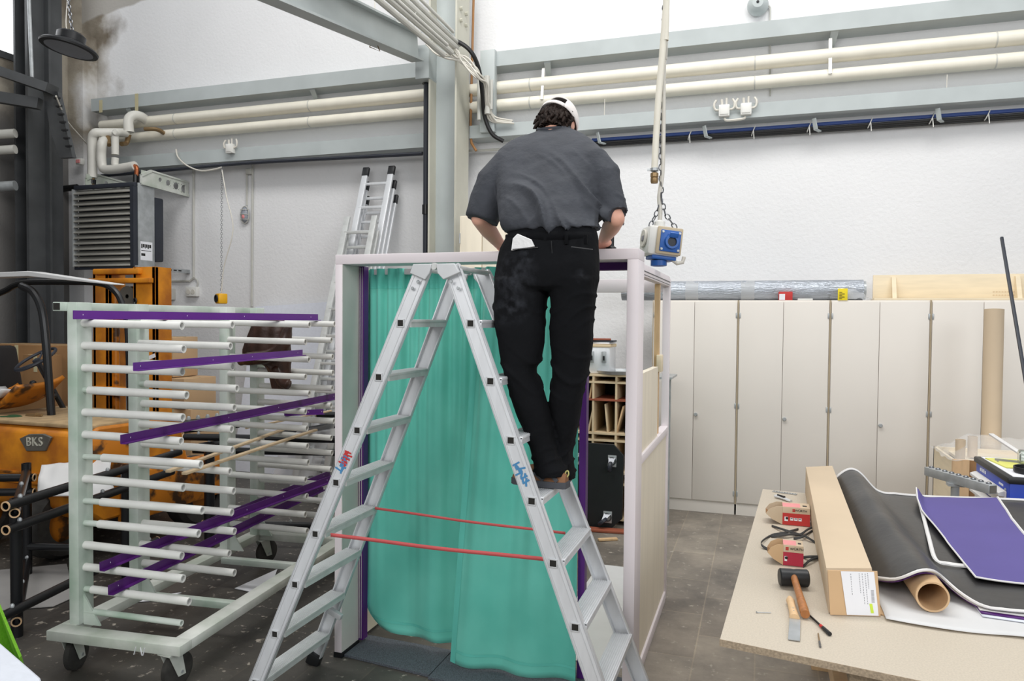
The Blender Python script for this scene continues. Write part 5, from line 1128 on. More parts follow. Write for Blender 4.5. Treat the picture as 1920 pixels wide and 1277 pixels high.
t = thing('plywood_board', 'plywood board with small wooden brackets standing on the cabinets', 'board', (a.x+.6, 7.45, CH))
MB().bx(a.x, a.x+2.2, 7.44, 7.462, CH, a.z, .002).build('panel', 'wood', t)
for px in (1672, 1905):
    p = at(px, 540, Y=7.4); MB().prism([(p.x, 7.44, CH+.005), (p.x, 7.34, CH+.005), (p.x, 7.42, a.z-.02), (p.x, 7.44, a.z-.02)], (.035, 0, 0)).build('bracket', 'wood', t)
m = MB(); rn = random.Random(5)
for k in range(2):
    x = at(1862, 547, Y=7.43).x
    for i in range(8): m.bx(x+.022*i, x+.022*i+.014, 7.4385, 7.44, CH+.075-.028*k, CH+.083-.028*k)
m.build('faint_stamp', 'lath', t)
tag(MB().bx(a.x-.02, 2.2, 7.2, 7.43, CH, CH+.018, .002).build('shelf_plank', 'wood'), 'thin plywood plank lying flat on the cabinets below the standing board', 'plank')
# ------------------------------------------------------------------ hanging power box with chain and air hose
p = at(1238, 455, Y=4.2)
t = thing('hanging_power_box', 'white hanging power box with blue sockets and a cable hook', 'power box', p)
RB = Matrix.Rotation(radians(26), 3, 'Z') @ Matrix.Rotation(radians(6), 3, 'Y')
hb_ = .098
MB().box(p, (.19, .17, .16), RB, .02).build('housing', 'white_plastic', t)
MB().box(p + RB @ V((.02, -.092, .002)), (.145, .016, .15), RB, .008).build('front_plate', 'cab_edge', t)
f1 = MB().box(p + RB @ V((.022, -.103, .0)), (.115, .012, .118), RB, .006).build('socket_flange', 'blue', t)
fo = p + RB @ V((.026, -.11, -.004)); fn = RB @ V((0, -1, 0))
MB().lathe([(.026, -.03), (.026, .016), (.037, .016), (.04, 0), (.026, 0)], fo, fn, 24).build('socket_ring', 'blue', f1)
MB().lathe([(0, .001), (.027, .001), (.027, .006), (0, .006)], fo, fn, 20).build('socket_bore', 'navy', f1)
MB().box(fo + fn*.02 + RB @ V((0.005, 0, .035)), (.05, .012, .03), RB @ Matrix.Rotation(.5, 3, 'X'), .006).build('socket_lid', 'blue', f1)
for sx in (-1, 1):
    for sz in (-1, 1): MB().lathe([(0, 0), (.008, 0), (.006, .004), (0, .004)], p + RB @ V((.022+.047*sx, -.109, .047*sz)), fn, 10).build('screw', 'zinc', f1)
so = p + RB @ V((-.095, -.01, .01)); sn = RB @ V((-1, 0, 0))
MB().lathe([(.0, .001), (.045, .001), (.052, .006), (.046, .012), (0, .008)], so, sn, 24).build('side_window', 'cord', t)
MB().box(so + sn*.01, (.01, .03, .03), RB, .002).build('side_window_glass', 'ink_grey', t)
MB().box(p + RB @ V((.01, -.01, -.088)), (.14, .12, .022), RB, .006).lathe([(0, 0), (.045, 0), (.045, .03), (.03, .034), (0, .03)], p + RB @ V((0, -.01, -.1)), (0, 0, -1), 18).build('bottom_socket', 'blue', t)
MB().tube([p + RB @ V(q) for q in ((.06, -.05, -.09), (.09, -.06, -.11), (.12, -.06, -.1), (.125, -.06, -.07))], .011, 8).build('cable_hook', 'cord', t)
gl = p + V((-.005, 0, .085)); MB().lathe([(0, 0), (.03, 0), (.03, .03), (.014, .04), (0, .04)], gl, (0, 0, 1), 12).build('gland', 'white_plastic', t)
cpx = [(1236, 424), (1238, 395), (1236, 370), (1241, 335), (1243, 300), (1244, 240), (1245, 120), (1252, -20)]
MB().tube(smooth_path([gl + V((0, 0, .03))] + [at(x, y, Y=4.2) for x, y in cpx[1:]] + [at(1256, -20, Y=4.2) + V((.04, 0, 3.4))], 5), .012, 8).build('power_cable', 'cord', t)
top = at(1240, 372, Y=4.2)
MB().chain([p + RB @ V((-.07, 0, .08)), at(1231, 400, Y=4.2), top], .04, .0035).chain([p + RB @ V((.07, -.03, .085)), at(1247, 400, Y=4.2), top], .04, .0035).chain([top, at(1239, 250, Y=4.2), at(1243, 100, Y=4.2), at(1247, -15, Y=4.2), at(1250, -15, Y=4.2) + V((.03, 0, 3.4))], .04, .0035).build('chain', 'chain', t)
t = thing('air_hose', 'cream air hose with a brass coupling hanging beside the chain', 'hose', at(1228, 330, Y=4.15))
MB().tube(smooth_path([at(1227, 318, Y=4.15), at(1230, 260, Y=4.15), at(1235, 180, Y=4.15), at(1242, 100, Y=4.15), at(1248, 20, Y=4.15), at(1250, -20, Y=4.15), at(1252, -20, Y=4.15) + V((.03, 0, 3.4))], 5), .018, 12).build('hose', 'pipe', t)
a = at(1227, 330, Y=4.15); MB().lathe([(0, -.04), (.018, -.04), (.021, -.03), (.021, -.012), (.018, -.01), (.022, -.005), (.022, .014), (.014, .02), (0, .02)], a, (0, 0, 1), 18).build('coupling', 'brass', t)
MB().lathe([(.019, -.008), (.022, -.008), (.022, .008), (.019, .008)], a + V((0, 0, .035)), (0, 0, 1), 16).box(a + V((-.03, 0, .035)), (.02, .01, .012)).build('hose_clamp', 'zinc', t)
# ------------------------------------------------------------------ work table
TZ = .85
tb = thing('work_table', 'large chipboard work table covered with tools and fabric', 'table', (.7, 3.2, 0))
tp = [(-.1, 2.285), (.75, 2.14), (1.75, 1.97), (1.9, 4.25), (.027, 4.44)]
MB().prism([(x, y, TZ-.022) for x, y in tp], (0, 0, .022)).build('tabletop', 'chip', tb, bevel=.0015)
e_ = MB()
for (a, b) in zip(tp[:2], tp[1:3]): 
    a, b = V((*a, TZ-.011)), V((*b, TZ-.011)); e_.bar(a - V((.0006, .0008, 0)), b - V((.0006, .0008, 0)), .002, .021)
e_.build('raw_edge', 'chip_edge', tb)
MB().bx(.26, 1.5, 2.32, 2.4, TZ-.1, TZ-.024, .003).build('cross_rail', 'chip_edge', tb)
for (x, y) in ((.28, 2.34), (1.5, 2.34), (.28, 4.1), (1.6, 4.1)): MB().bx(x, x+.09, y, y+.07, 0, TZ-.024, .003).build('leg', 'beech', tb)
MB().bx(.26, 1.7, 4.1, 4.16, TZ-.1, TZ-.024, .003).build('cross_rail', 'chip_edge', tb)
MB().bx(.3, .36, 2.4, 4.1, .3, .38, .003).build('stretcher', 'beech', tb)
# long cardboard box
lb0, lb1, rb0, rb1 = V((.226, 2.605, 0)), V((.25, 4.40, 0)), V((.372, 2.645, 0)), V((.394, 4.49, 0))
t = thing('cardboard_box', 'very long cardboard box with a paper label lying along the work table', 'box', (.3, 3.4, TZ))
z0, z1 = TZ+.002, 1.0
m = MB()._hexa([(lb0.x, lb0.y, z0), (rb0.x, rb0.y, z0), (rb1.x, rb1.y, z0), (lb1.x, lb1.y, z0), (lb0.x-.01, lb0.y+.0, z1), (rb0.x-.014, rb0.y+.01, z1), (rb1.x, rb1.y, z1), (lb1.x, lb1.y, z1)], .002)
m.build('carton', 'card_lt', t)
fl0, fl1, fl2, fl3 = V((lb0.x-.006, lb0.y-.012, z1-.004)), V((rb0.x+.0, rb0.y-.008, z1-.004)), V((rb0.x+.012, rb0.y-.012, z0)), V((lb0.x+.004, lb0.y-.014, z0))
MB().prism([fl0, fl1, fl2, fl3], (0, .004, 0)).build('end_flap', 'card', t)
def onflap(u, v): return (fl0*(1-u)+fl1*u)*(1-v) + (fl3*(1-u)+fl2*u)*v + V((0, -.0015, 0))
lab_ = MB().poly([onflap(.26, .01), onflap(.93, .01), onflap(.96, .985), onflap(.33, .985)]).build('paper_label', 'paper', t)
m = MB(); rn = random.Random(8)
for cx_, n, l0, l1 in ((.45, 9, .06, .55), (.62, 11, .05, .5), (.68, 12, .05, .75), (.74, 14, .05, .75), (.79, 9, .04, .4)):
    for k in range(n):
        v = l0 + (l1-l0)*k/n; m.poly([onflap(cx_+.02*v, v) + V((0, -.0006, 0)), onflap(cx_+.012+.02*v, v) + V((0, -.0006, 0)), onflap(cx_+.012+.02*v, v+(l1-l0)/n*rn.uniform(.4, .85)) + V((0, -.0006, 0)), onflap(cx_+.02*v, v+(l1-l0)/n*.6) + V((0, -.0006, 0))])
for k in range(14):
    v = .42 + .02*k; m.poly([onflap(.84, v) + V((0, -.0006, 0)), onflap(.9, v) + V((0, -.0006, 0)), onflap(.9, v+.01) + V((0, -.0006, 0)), onflap(.84, v+.01) + V((0, -.0006, 0))])
m.build('fine_print', 'ink_grey', lab_)
MB().poly([onflap(.79, .72) + V((0, -.0008, 0)), onflap(.85, .72) + V((0, -.0008, 0)), onflap(.87, .93) + V((0, -.0008, 0)), onflap(.81, .93) + V((0, -.0008, 0))]).build('highlighter_mark', 'hl', lab_)
# torn cardboard flap and foam wrap under the fabric
mk = lambda pts, n, mt, lab, cat, z, h=.004: tag(MB().prism([(*at(x, y, Z=z).xy, z) for x, y in pts], (0, 0, h)).build(n, mt), lab, cat)
mk(((1646, 1152), (1700, 1165), (1760, 1178), (1830, 1186), (1800, 1168), (1740, 1150), (1650, 1125)), 'cardboard_flap', 'card', 'torn cardboard strip lying under the foam wrap on the table', 'cardboard', TZ+.001)
p0 = V((.4, 2.64, TZ))
def foamf(u, v):
    x = .395 + .85*u; y = 2.60 - .02*sin(u*9) - .12*u*u + (.55)*v
    return V((x, y, TZ+.007 + .003*sin(u*7+1)**2*(1-v) + .004*noise.noise(V((u*5, v*4, 1)))))
sheet('foam_wrap', 'cloth_white', 'thin white foam wrap spread under the black fabric on the table', 'wrap', foamf, 40, 16, .002)
# cardboard tube under the fabric hump
A_ = V((.545, 2.70, TZ+.062)); B_ = V((.492, 4.25, TZ+.07)); ed = (B_-A_).normalized(); en = V((ed.y, -ed.x, 0)).normalized()
tag(MB().hollow(A_, B_, .05, .044, 32).build('cardboard_tube', 'card'), 'brown cardboard tube lying under the black fabric on the table', 'tube')
def hump(s, t):
    return math.exp(-((t+.02)/.11)**2)*(.122 + .03*max(0, s-.8)/.8) + .02*min(1, max(0, (t-.1)/.1))
def clothf(u, v, lift=0):
    t = -.155 + 1.15*u
    # front edge and back edge of the cloth measured along the tube
    s0 = .18*math.exp(-((t+.16)/.05)**2) + .02 + .13*math.exp(-((t-.075)/.06)**2) + .03*t
    s1 = 1.62 + .1*u
    s = s0 + (s1-s0)*v
    wr = .014*noise.noise(V((t*9, s*3.2, 4)))*math.exp(-((t+.02)/.14)**2)*min(1, v*8)
    z = TZ + .014 + hump(s, t) + wr + .006*noise.noise(V((t*3, s*2, 9))) + .01*max(0, t)
    p = A_ + ed*s + en*t
    return V((p.x, p.y, z + lift))
bc = thing('black_fabric', 'black fabric sheet with white edging draped over a cardboard tube on the table', 'fabric', (.9, 3.4, TZ))
MB().grid(clothf, 110, 60).build('sheet', 'black_cloth', bc, sol=.003, angle=180)
for k, (dz, dv) in enumerate(((.003, .0), (-.009, .012))):
    MB().tube([clothf(i/80, dv) + V((0, -.002+.004*k, dz)) for i in range(81)], .005 if k == 0 else .004, 6).build('front_edging', 'trim', bc)
MB().tube([clothf(i/80, 1) + V((0, 0, .004)) for i in range(81)], .008, 6).build('back_edging', 'trim', bc)
MB().grid(lambda u, v: clothf(.02+.98*u, .006+.08*v) + V((0, .0, -.012-.004*v)), 80, 4).build('lower_layer', 'purple_dk', bc, sol=.002, angle=180)
# folded second black piece with tape edge, then the violet banner
def st2(s, t, dz): 
    p = A_ + ed*s + en*t; return V((p.x, p.y, TZ + .02 + hump(s, t)*.9 + .01*max(0, t) + dz))
pts = [st2(1.57, .29, .03), st2(1.2, .235, .012), st2(.8, .17, .008), st2(.47, .118, .006), st2(.455, .16, .004), st2(.44, .215, .004)]
tag(MB().tube(smooth_path(pts, 5), .008, 6, flat=.5).build('edging_tape', 'trim'), 'loose white edging tape running along the fold beside the violet banner', 'tape')
def banner(u, v):
    # bilinear between measured edges of the banner
    Lp = [(1.57, .285), (1.38, .25), (1.22, .235), (.78, .225), (.445, .208), (.29, .203)]
    Rp = [(1.66, .68), (1.4, .64), (1.2, .60), (.95, .568), (.6, .56), (.24, .56)]
    def itp(P_, v):
        k = v*(len(P_)-1); i = min(int(k), len(P_)-2); f = k-i
        return (P_[i][0]*(1-f)+P_[i+1][0]*f, P_[i][1]*(1-f)+P_[i+1][1]*f)
    a, b = itp(Lp, v), itp(Rp, v); s = a[0]*(1-u)+b[0]*u; t = a[1]*(1-u)+b[1]*u
    curl = .05*math.exp(-(u/.06)**2)*max(0, 1-v*1.6)
    return st2(s, t, .012 + curl + .006*noise.noise(V((s*3, t*5, 2))))
vb = thing('violet_banner', 'violet fabric banner with white edging lying on the black fabric', 'banner', (.9, 3.7, TZ))
MB().grid(banner, 50, 60).build('sheet', 'purple_cloth', vb, sol=.003, angle=180)
MB().tube([banner(0, i/60) for i in range(61)] + [banner(i/40, 1) for i in range(1, 41)], .0035, 6).tube([banner(1, i/60) + V((0, 0, .002)) for i in range(61)], .006, 6).build('edging', 'trim', vb)
# folded white and violet layers sticking out at the front right
for k, (dz, mt, lab) in enumerate(((.013, 'foam', 'lowest pale folded fabric layer sticking out below the black sheet'), (.018, 'purple_dk', 'violet folded layer between the pale fabrics at the table front'), (.023, 'trim', 'upper pale folded fabric layer just below the black sheet'))):
    def ff(u, v, k=k, dz=dz): return V((.69 + .9*u, 2.715 - .09*u + .014*k + .3*v, TZ + dz))
    sheet('fabric_layer', mt, lab, 'fabric', ff, 20, 8, .003)
# printed dispenser cartons with scoop shaped open ends
def wbox(x0, x1, xs, y, h, dep, mt, label, big):
    """carton body from x0 to x1, scoop reaching left to xs, front face at depth y"""
    t = thing('screw_carton', label, 'carton', ((x0+x1)/2, y, TZ), 0, 'open screw cartons on the work table')
    z = TZ+.001
    MB().bx(x0, x1, y, y+dep, z, z+h, .0015).build('carton', 'card_lt', t)
    sc = [(x0, z), (x0, z+h), (x0-(x0-xs)*.35, z+h*.99), (x0-(x0-xs)*.78, z+h*.82), (xs, z+h*.55), (x0-(x0-xs)*.6, z+h*.25)]
    for yy in (y, y+dep-.003): MB().prism([(a, yy, b) for a, b in sc], (0, .003, 0)).build('scoop_side', 'card' if not big else 'card_lt', t)
    MB().prism([(x0, y+.003, z+.002), (x0-(x0-xs)*.6, y+.003, z+h*.25), (xs, y+.003, z+h*.55)], (0, dep-.006, 0)).build('scoop_floor', 'card_dk', t)
    MB().bx(x0, x1+.0004, y-.0008, y, z+.001, z+h*.66).build('red_print', mt, t)
    MB().bx(x0+.0, x1-(x1-x0)*.35, y+.004, y+dep*.8, z+h, z+h+.0008).build('pink_print', 'pink', t)
    sz = h*.17
    text('WÜRTH', sz, ((x0+x1)/2+(x1-x0)*.17, y-.0015, z+h*.83), (1, 0, 0), (0, 0, 1), 'ink', t)
    lx = x0+(x1-x0)*(.12 if not big else .36) ; m = MB()
    for i in range(2):
        for j in range(2): m.bx(lx+i*sz*.42, lx+i*sz*.42+sz*.36, y-.0015, y, z+h*.83-sz*.45+j*sz*.48, z+h*.83-sz*.45+j*sz*.48+sz*.4)
    m.build('emblem', 'ink_red', t)
    m = MB().bx(x0+(x1-x0)*.07, x0+(x1-x0)*.2, y-.0016, y, z+h*.22, z+h*.46)
    if big:
        for i in range(3): m.bx(x0+(x1-x0)*(.28+.15*i), x0+(x1-x0)*(.40+.15*i), y-.0016, y, z+h*.27, z+h*.43)
    m.build('white_panel', 'paper', t)
    m = MB().lathe([(0, -.001), (h*.07, -.001), (h*.07, 0), (0, 0)], (x0+(x1-x0)*.16, y-.0018, z+h*.38), (0, 1, 0), 12)
    if big:
        for i in range(3): m.bx(x0+(x1-x0)*(.30+.15*i), x0+(x1-x0)*(.37+.15*i), y-.002, y, z+h*.36, z+h*.4)
    m.bx(x1-(x1-x0)*.26, x1-(x1-x0)*.1, y+dep*.3, y+dep*.5, z+h+.0002, z+h+.001)
    m.build('symbol', 'ink', t)
p0, p1, p2 = at(1467, 984, Z=TZ), at(1518, 987, Z=TZ), at(1436, 964, Z=TZ)
wbox(p0.x, p1.x, p0.x-.075, p0.y, .085, .1, 'red_card', 'red and kraft carton with a scoop opening, further from the mallet', True)
p0, p1 = at(1468, 1060, Z=TZ), at(1506, 1064, Z=TZ)
wbox(p0.x, p1.x, p0.x-.058, p0.y, .08, .085, 'pink_card', 'crimson and kraft carton with a scoop opening, standing next to the mallet', False)
# black strap tangle
def onT(x, y, dz=.004): return at(x, y, Z=TZ+dz)
t = thing('black_strap', 'tangled black flat straps lying between the two red cartons', 'strap', onT(1480, 1000))
for pl_ in (((1447, 986), (1475, 995), (1498, 1002), (1512, 1007), (1530, 1018), (1540, 1024)), ((1497, 992), (1470, 999), (1446, 1004), (1427, 1018), (1440, 1030), (1468, 1036)), ((1446, 1006), (1476, 1002), (1500, 1002), (1516, 992), (1536, 985)), ((1488, 1010), (1506, 1006), (1522, 996), (1538, 990)), ((1506, 1045), (1520, 1044), (1538, 1044)), ((1506, 1062), (1520, 1050), (1538, 1045)), ((1535, 1025), (1534, 1045)), ((1519, 973), (1527, 985), (1536, 988))):
    pp = smooth_path([onT(x, y, .004+.012*(i % 2)) for i, (x, y) in enumerate(pl_)], 5); m = MB()
    n = len(pp); m.grid(lambda u, v: pp[min(n-1, int(round(u*(n-1))))] + V((0, (v-.5)*.02, .004*(v-.5))), n-1, 1); m.build('webbing', 'strap_black', t, sol=.002)
# rubber mallet
p0, p1 = onT(1463, 1079), onT(1517, 1082); c = (onT(1461, 1103)+onT(1516, 1106))/2; hl = (onT(1461, 1103)-onT(1516, 1106)).length/2
hd = (onT(1516, 1106)-onT(1461, 1103)).normalized(); mc = c + V((0, .03, .031))
t = thing('rubber_mallet', 'black rubber mallet with a varnished wooden handle', 'mallet', c)
MB().lathe([(0, -hl), (.027, -hl), (.031, -hl+.004), (.031, -hl*.2), (.0295, 0), (.031, hl*.2), (.031, hl-.004), (.027, hl), (0, hl)], mc, hd, 28).build('head', 'black', t)
he = onT(1510, 1152, .018); hs_ = mc + V((0, -.02, .008)); dd = (he-hs_).normalized()
MB().tube([hs_, hs_*.5+he*.5, he*.9+hs_*.1, he], [.0115, .0125, .0145, .014], 14).build('handle', 'ash', t)
# chisel knife with beech handle
t = thing('putty_knife', 'flat steel blade knife with a pale beech handle', 'knife', onT(1485, 1150))
a, b, c3 = onT(1481, 1123, .014), onT(1490, 1158, .012), onT(1487, 1199, .006); d = (b-a).normalized()
MB().loft([[a*(1-s)+b*s + V((w*cos(q), 0, .011*sin(q))) for q in [2*pi*k/12 for k in range(12)]] for s, w in ((0, .009), (.1, .014), (.4, .012), (.7, .013), (1, .0155))]).build('handle', 'beech', t)
MB().prism([b + V((-.015, 0, -.006)), b + V((.017, 0, -.006)), c3 + V((.019, 0, -.003)), c3 + V((-.014, 0, -.003))], (0, 0, .002)).build('blade', 'zinc', t)
m = MB()
for s in (.68, .82): q = a*(1-s)+b*s; m.lathe([(0, 0), (.002, 0), (.002, .001), (0, .001)], q + V((0, 0, .011)), (0, 0, 1), 8)
m.build('rivet', 'zinc', t)
# driver bit holder
a, b = onT(1518, 1154, .006), onT(1556, 1189, .007)
t = thing('bit_driver', 'slim black driver bit holder with a red band', 'bit holder', a)
MB().tube([a, a*.45+b*.55], .0035, 10).build('shank', 'black_metal', t); MB().tube([a*.45+b*.55, a*.33+b*.67], .005, 10).build('red_band', 'red', t); MB().tube([a*.33+b*.67, b], [.0055, .0065], 12).build('socket_end', 'black', t)
a, b = onT(1534, 1188, .004), onT(1538, 1213, .004)
t = thing('drill_bit', 'small gold coated drill bit lying at the table front', 'drill bit', a)
MB().tube([a, a*.4+b*.6], .0022, 8).build('flute', 'brass', t); MB().tube([a*.4+b*.6, b], .0032, 6).build('hex_shank', 'chain', t)
a, b = onT(1418, 1148, .003), onT(1446, 1149, .003)
t = thing('screw', 'single long screw lying near the left table edge', 'screw', a)
MB().tube([a, b], [.0018, .0012], 8).build('shank', 'zinc', t); MB().lathe([(0, 0), (.004, 0), (.002, .003), (0, .003)], a, b-a, 10).build('head', 'zinc', t)
a, b = onT(1449, 921, .003), onT(1494, 927, .003)
t = thing('steel_ruler', 'short perforated steel strip at the far left corner of the table', 'ruler', a)
MB().bar(a, b, .024, .003).build('bar', 'zinc', t)
m = MB()
for k in range(9): q = a + (b-a)*(.06+.11*k); m.lathe([(0, 0), (.004, 0), (.004, .0005), (0, .0005)], q + V((0, 0, .0016)), (0, 0, 1), 8)
m.build('hole_row', 'ink', t)
a, b = onT(1454, 930, .01), onT(1483, 940, .008)
t = thing('utility_knife', 'grey and black utility knife before the steel strip', 'knife', a)
MB().tube(smooth_path([a, a*.6+b*.4 + V((0, .006, .002)), b], 4), [.013, .014, .014, .014, .013, .012, .011, .011, .01], 10, flat=.6).build('body', 'alu_cast', t); MB().tube([a*.85+b*.15 + V((0, .0, .009)), a*.4+b*.6 + V((0, 0, .01))], .006, 8).build('grip', 'black', t)
# ------------------------------------------------------------------ right side: tool cart, rail stand, boxes and tubes
t = thing('tool_cart', 'blue tool cart with pale drawer fronts and a black rimmed top', 'cart', (1.5, 4.9, 0))
x0, x1, y0, y1, zt = 1.272, 1.8, 4.57, 5.22, .955
MB().bx(x0, x1, y0, y1, .12, zt, .006).build('cabinet_body', 'tool_blue', t)
MB().bx(x0-.012, x1+.012, y0-.012, y1+.012, zt-.004, zt+.03, .008).build('top_rim', 'black', t)
MB().bx(x0+.02, x1-.02, y0+.02, y1-.02, zt+.024, zt+.033).build('work_mat', 'paper', t)
zz = [zt-.055, zt-.15, zt-.245, zt-.34, zt-.52, zt-.7]
for k, z in enumerate(zz):
    d = MB().bx(x0-.012, x0, y0+.045, y1-.03, z-.085, z, .004).build('drawer', 'cabinet', t)
    MB().prism([(x0-.012, y0+.045, z), (x0-.04, y0+.045, z-.012), (x0-.04, y0+.045, z-.026), (x0-.012, y0+.045, z-.03)], (0, y1-y0-.075, 0)).build('handle', 'trim', d)
MB().lathe([(0, 0), (.01, 0), (.01, .006), (0, .006)], (x0-.001, y0+.06, zt-.05), (-1, 0, 0), 12).build('lock', 'zinc', t)
m = MB()
for k, (yy, w) in enumerate(((y1-.1, .02), (y1-.13, .012), (y1-.15, .012), (y1-.17, .012), (y1-.2, .02))): m.bx(x0-.0015, x0, yy-w/2, yy+w/2, zt-.04, zt-.022+.005*(k % 2))
for k in range(4): m.bx(x0-.0015, x0, y0+.11+.02*k, y0+.125+.02*k, zt-.042, zt-.03)
m.build('pale_lettering', 'paper', t)
MB().tube([(x1, y0+.03, .8), (x1+.06, y0+.03, .8), (x1+.06, y1-.03, .8), (x1, y1-.03, .8)], .014, 8).build('push_handle', 'black_metal', t)
m_ = [(x0+.07, y0+.07), (x0+.07, y1-.07), (x1-.07, y0+.07), (x1-.07, y1-.07)]
for (x, y) in m_:
    w = MB().lathe([(0, -.016), (.05, -.016), (.055, -.01), (.055, .01), (.05, .016), (0, .016)], (x, y, .055), (1, 0, 0), 18).build('caster', 'rubber', t); MB().bx(x-.025, x+.025, y-.02, y+.02, .1, .122).bx(x-.025, x-.02, y-.015, y+.015, .05, .1).bx(x+.02, x+.025, y-.015, y+.015, .05, .1).build('caster_fork', 'zinc', w)
zc_ = zt+.034
tag(MB().box((1.41, 4.99, zc_+.003), (.2, .3, .006), Matrix.Rotation(.1, 3, 'Z')).build('note_pad', 'lime_paper'), 'yellow green note pad lying on the tool cart', 'pad')
tag(MB().box((1.40, 5.02, zc_+.012), (.012, .16, .012), Matrix.Rotation(1.2, 3, 'Z')).tube([(1.33, 4.993, zc_+.012), (1.322, 4.99, zc_+.012)], .004, 6).build('pencil', 'ink_grey'), 'grey pencil on the note pad', 'pencil')
p = V((1.42, 4.72, zc_)); t = thing('black_dish', 'round black dish on the near corner of the tool cart', 'dish', p)
MB().lathe([(0, 0), (.085, 0), (.09, .006), (.09, .032), (.084, .032), (.084, .008), (0, .008)], p, (0, 0, 1), 32).build('bowl', 'black', t)
p = V((1.46, 4.93, zc_+.05)); t = thing('glass_jar', 'clear glass jar lying on its side on the tool cart', 'jar', p)
MB().lathe([(0, 0), (.042, .0), (.046, .006), (.046, .12), (.036, .135), (.036, .15), (.033, .15), (.033, .134), (.043, .118), (.043, .008), (0, .004)], p - V((.05, 0, 0)), (1, -.15, 0), 26).build('vessel', 'glass', t)
a, b = V((.951, 4.917, .93)), V((1.173, 4.485, .93)); d = (b-a).normalized()
t = thing('roller_stand', 'galvanised rail with bolts on a round post behind the table', 'stand', (1.08, 4.78, 0))
MB().bar(a, b, .05, .05, bev=.003).build('rail', 'zinc', t)
MB().bar(b - d*.004, b + d*.002, .04, .04).build('rail_end', 'iron', t)
m = MB()
for k in range(9):
    q = a + (b-a)*(.06+.11*k); m.lathe([(0, 0), (.014, 0), (.014, .004), (.008, .009), (0, .009)], q + V((0, 0, .025)), (0, 0, 1), 14)
m.build('bolt', 'chain', t)
pm = a*.55 + b*.45; MB().tube([(pm.x, pm.y, .02), (pm.x, pm.y, .905)], .022, 14).build('post', 'zinc', t); MB().lathe([(0, 0), (.2, 0), (.2, .015), (.03, .03), (0, .03)], (pm.x, pm.y, 0), (0, 0, 1), 24).build('base', 'iron', t); MB().bx(pm.x-.04, pm.x+.04, pm.y-.03, pm.y+.03, .89, .906).build('mount_plate', 'zinc', t)
a, b = at(1786, 862, Y=5.9), at(1850, 862, Y=5.9)
t = thing('plywood_crate', 'plywood crate standing behind the tool cart', 'crate', ((a.x+b.x)/2, 6.1, 0))
MB().bx(a.x+.1, b.x+.5, 5.9, 5.92, .0, a.z+.0, .002).build('front_panel', 'card_dk', t); MB().bx(a.x, a.x+.1, 5.88, 5.92, 0, a.z+.005).build('corner_post', 'beech', t); MB().bx(a.x, a.x+.02, 5.92, 6.5, 0, a.z).bx(a.x, b.x+.5, 6.48, 6.5, 0, a.z).bx(b.x+.48, b.x+.5, 5.92, 6.5, 0, a.z).build('side_panel', 'wood', t)
MB().bx(a.x+.1, b.x+.5, 5.915, 6.48, a.z-.05, a.z-.03).build('lid', 'wood', t)
zc_ = a.z
sheet('clear_film', 'plastic', 'crumpled clear plastic film heaped on the plywood crate', 'film', lambda u, v: V((a.x-.04+1.0*u, 5.86+.6*v, zc_+.01+.13*sin(pi*v)*min(1, u*5)*(1+.0*u) + .03*noise.noise(V((u*9, v*5, 7))))), 60, 30, 0)
for px, r0, lab in ((1801, 6.05, 'left short cardboard tube poking out above the plastic film'), (1824, 6.2, 'right short cardboard tube poking out above the plastic film')):
    q = at(px, 818 if px > 1810 else 824, Y=r0); tag(MB().hollow((q.x, r0, zc_-.02), (q.x, r0, q.z), .032, .026, 20).build('cardboard_tube', 'card_lt'), lab, 'tube', 'short tubes on the crate')
q = at(1864, 580, Y=6.7); q0 = at(1858, 830, Y=6.62)
dz_ = (q-q0)/(q.z-q0.z); bb = q0 - dz_*(q0.z-.01)
tag(MB().hollow(bb, q, .068, .06, 32).build('cardboard_tube', 'card_lt'), 'tall cardboard tube standing against the rightmost cabinets', 'tube')
a, b = V((1.791, 6.9, 2.52)), V((1.793, 5.35, .0)); a = at(1878, 445, X=1.79); b2 = at(1919, 690, X=1.79); d = (b2-a).normalized(); b = a + d*((a.z-.02)/-d.z)
tag(MB().bar(a, b, .022, .022, bev=.004).build('leaning_rod', 'navy'), 'dark thin rod leaning at the right edge of the cabinets', 'rod')
a, b = at(1858, 814, Y=5.7), at(1925, 858, Y=5.2)
tag(MB().bar(a, b, .03, .012, bev=.003).bar(b, b + (b-a).normalized()*.5, .03, .012, bev=.003).build('plastic_strip', 'trim'), 'white plastic strip sticking up diagonally over the clear film', 'strip')
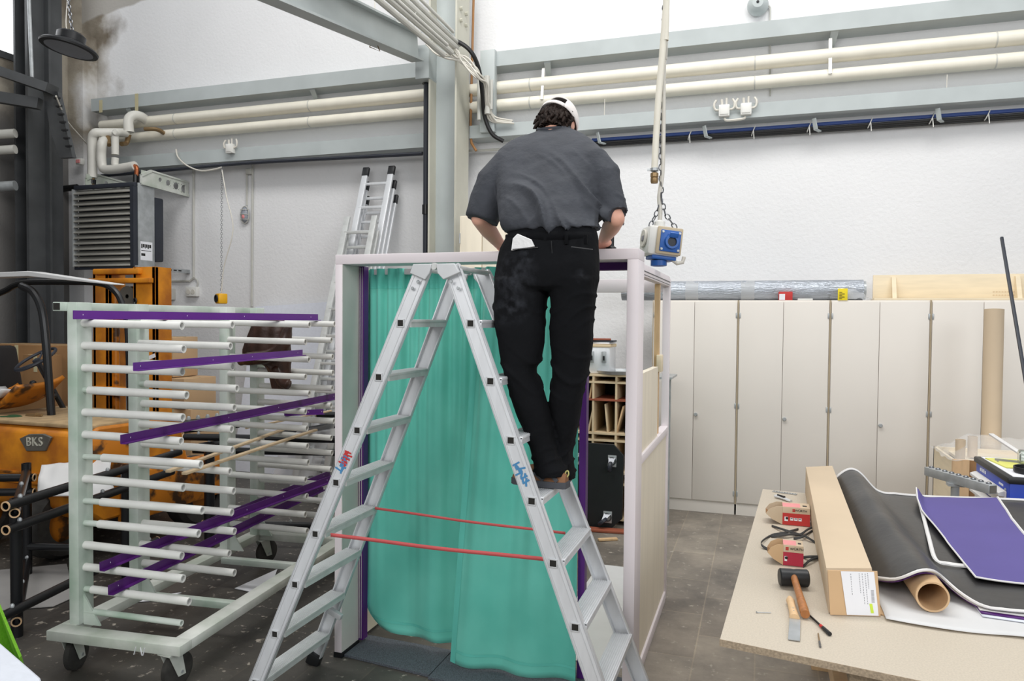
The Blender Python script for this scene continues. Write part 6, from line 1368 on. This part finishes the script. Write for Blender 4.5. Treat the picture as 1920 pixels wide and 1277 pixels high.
# ------------------------------------------------------------------ lower left corner: green felt panel and foam block
z_ = .42
def fl(x, y, Z): return at(x, y, Z=Z)
g = [fl(-40, 1080, .62), fl(-8, 1128, .58), fl(36, 1234, .4), fl(60, 1320, .1), fl(-80, 1400, .1)]
t = thing('felt_panel', 'lime green felt panel leaning at the lower left corner', 'panel', g[2])
MB().prism(g, (-.012, .02, 0)).build('felt', 'green', t)
g = [fl(-30, 1190, .5), fl(0, 1203, .5), fl(76, 1268, .46), fl(84, 1300, .42), fl(-40, 1330, .5)]
t2 = thing('foam_block', 'white foam block lying at the lower left corner before the green panel', 'block', fl(20, 1270, 0))
bt_ = [V((p.x, p.y, 0.0)) for p in g]
m = MB(); va = [m.bm.verts.new(p) for p in g]; vb_ = [m.bm.verts.new(p) for p in bt_]; n = len(g)
m.bm.faces.new(va); m.bm.faces.new(vb_[::-1])
for j in range(n): m.bm.faces.new((va[j], va[(j+1) % n], vb_[(j+1) % n], vb_[j]))
m.build('block', 'foam', t2, bevel=.012)
# ------------------------------------------------------------------ camera, daylight
cam = bpy.data.cameras.new('camera'); co = bpy.data.objects.new('camera', cam); C.objects.link(co)
cam.sensor_fit = 'HORIZONTAL'; cam.sensor_width = 36; cam.lens = FPX/1920*36; cam.clip_start = .05
mw = Matrix((CR, CU, -CF)).transposed().to_4x4(); mw.translation = EYEP; co.matrix_world = mw
bpy.context.scene.camera = co
w = bpy.data.worlds.new('daylight'); bpy.context.scene.world = w; w.use_nodes = True
bg = w.node_tree.nodes['Background']; bg.inputs[0].default_value = (.93, .97, 1, 1); bg.inputs[1].default_value = .40
def area(name, loc, target, size, power, col=(1, 1, 1), sy=None):
    l = bpy.data.lights.new(name, 'AREA'); l.energy = power; l.size = size; l.color = col
    if sy: l.shape = 'RECTANGLE'; l.size_y = sy
    o = bpy.data.objects.new(name, l); C.objects.link(o); o.location = loc
    d = V(target) - V(loc); o.rotation_euler = d.to_track_quat('-Z', 'Y').to_euler()
    return o
area('skylight', (-.8, 4.0, 7.9), (-.8, 5.2, 0), 8, 440, (1, .985, .96), 1.8)
area('window_light', (5.5, -1.5, 4.5), (-.5, 5.5, 1.6), 4, 205, (.94, .97, 1), 3)
area('front_fill', (-1.5, -2.6, 4.2), (-1.2, 4.5, 1.4), 4, 190, (1, .985, .97), 2.5)  # added fill from behind the camera, brightens the booth front and curtain
sc = bpy.context.scene
sc.view_settings.view_transform = 'Standard'; sc.view_settings.look = 'None'; sc.view_settings.exposure = 0
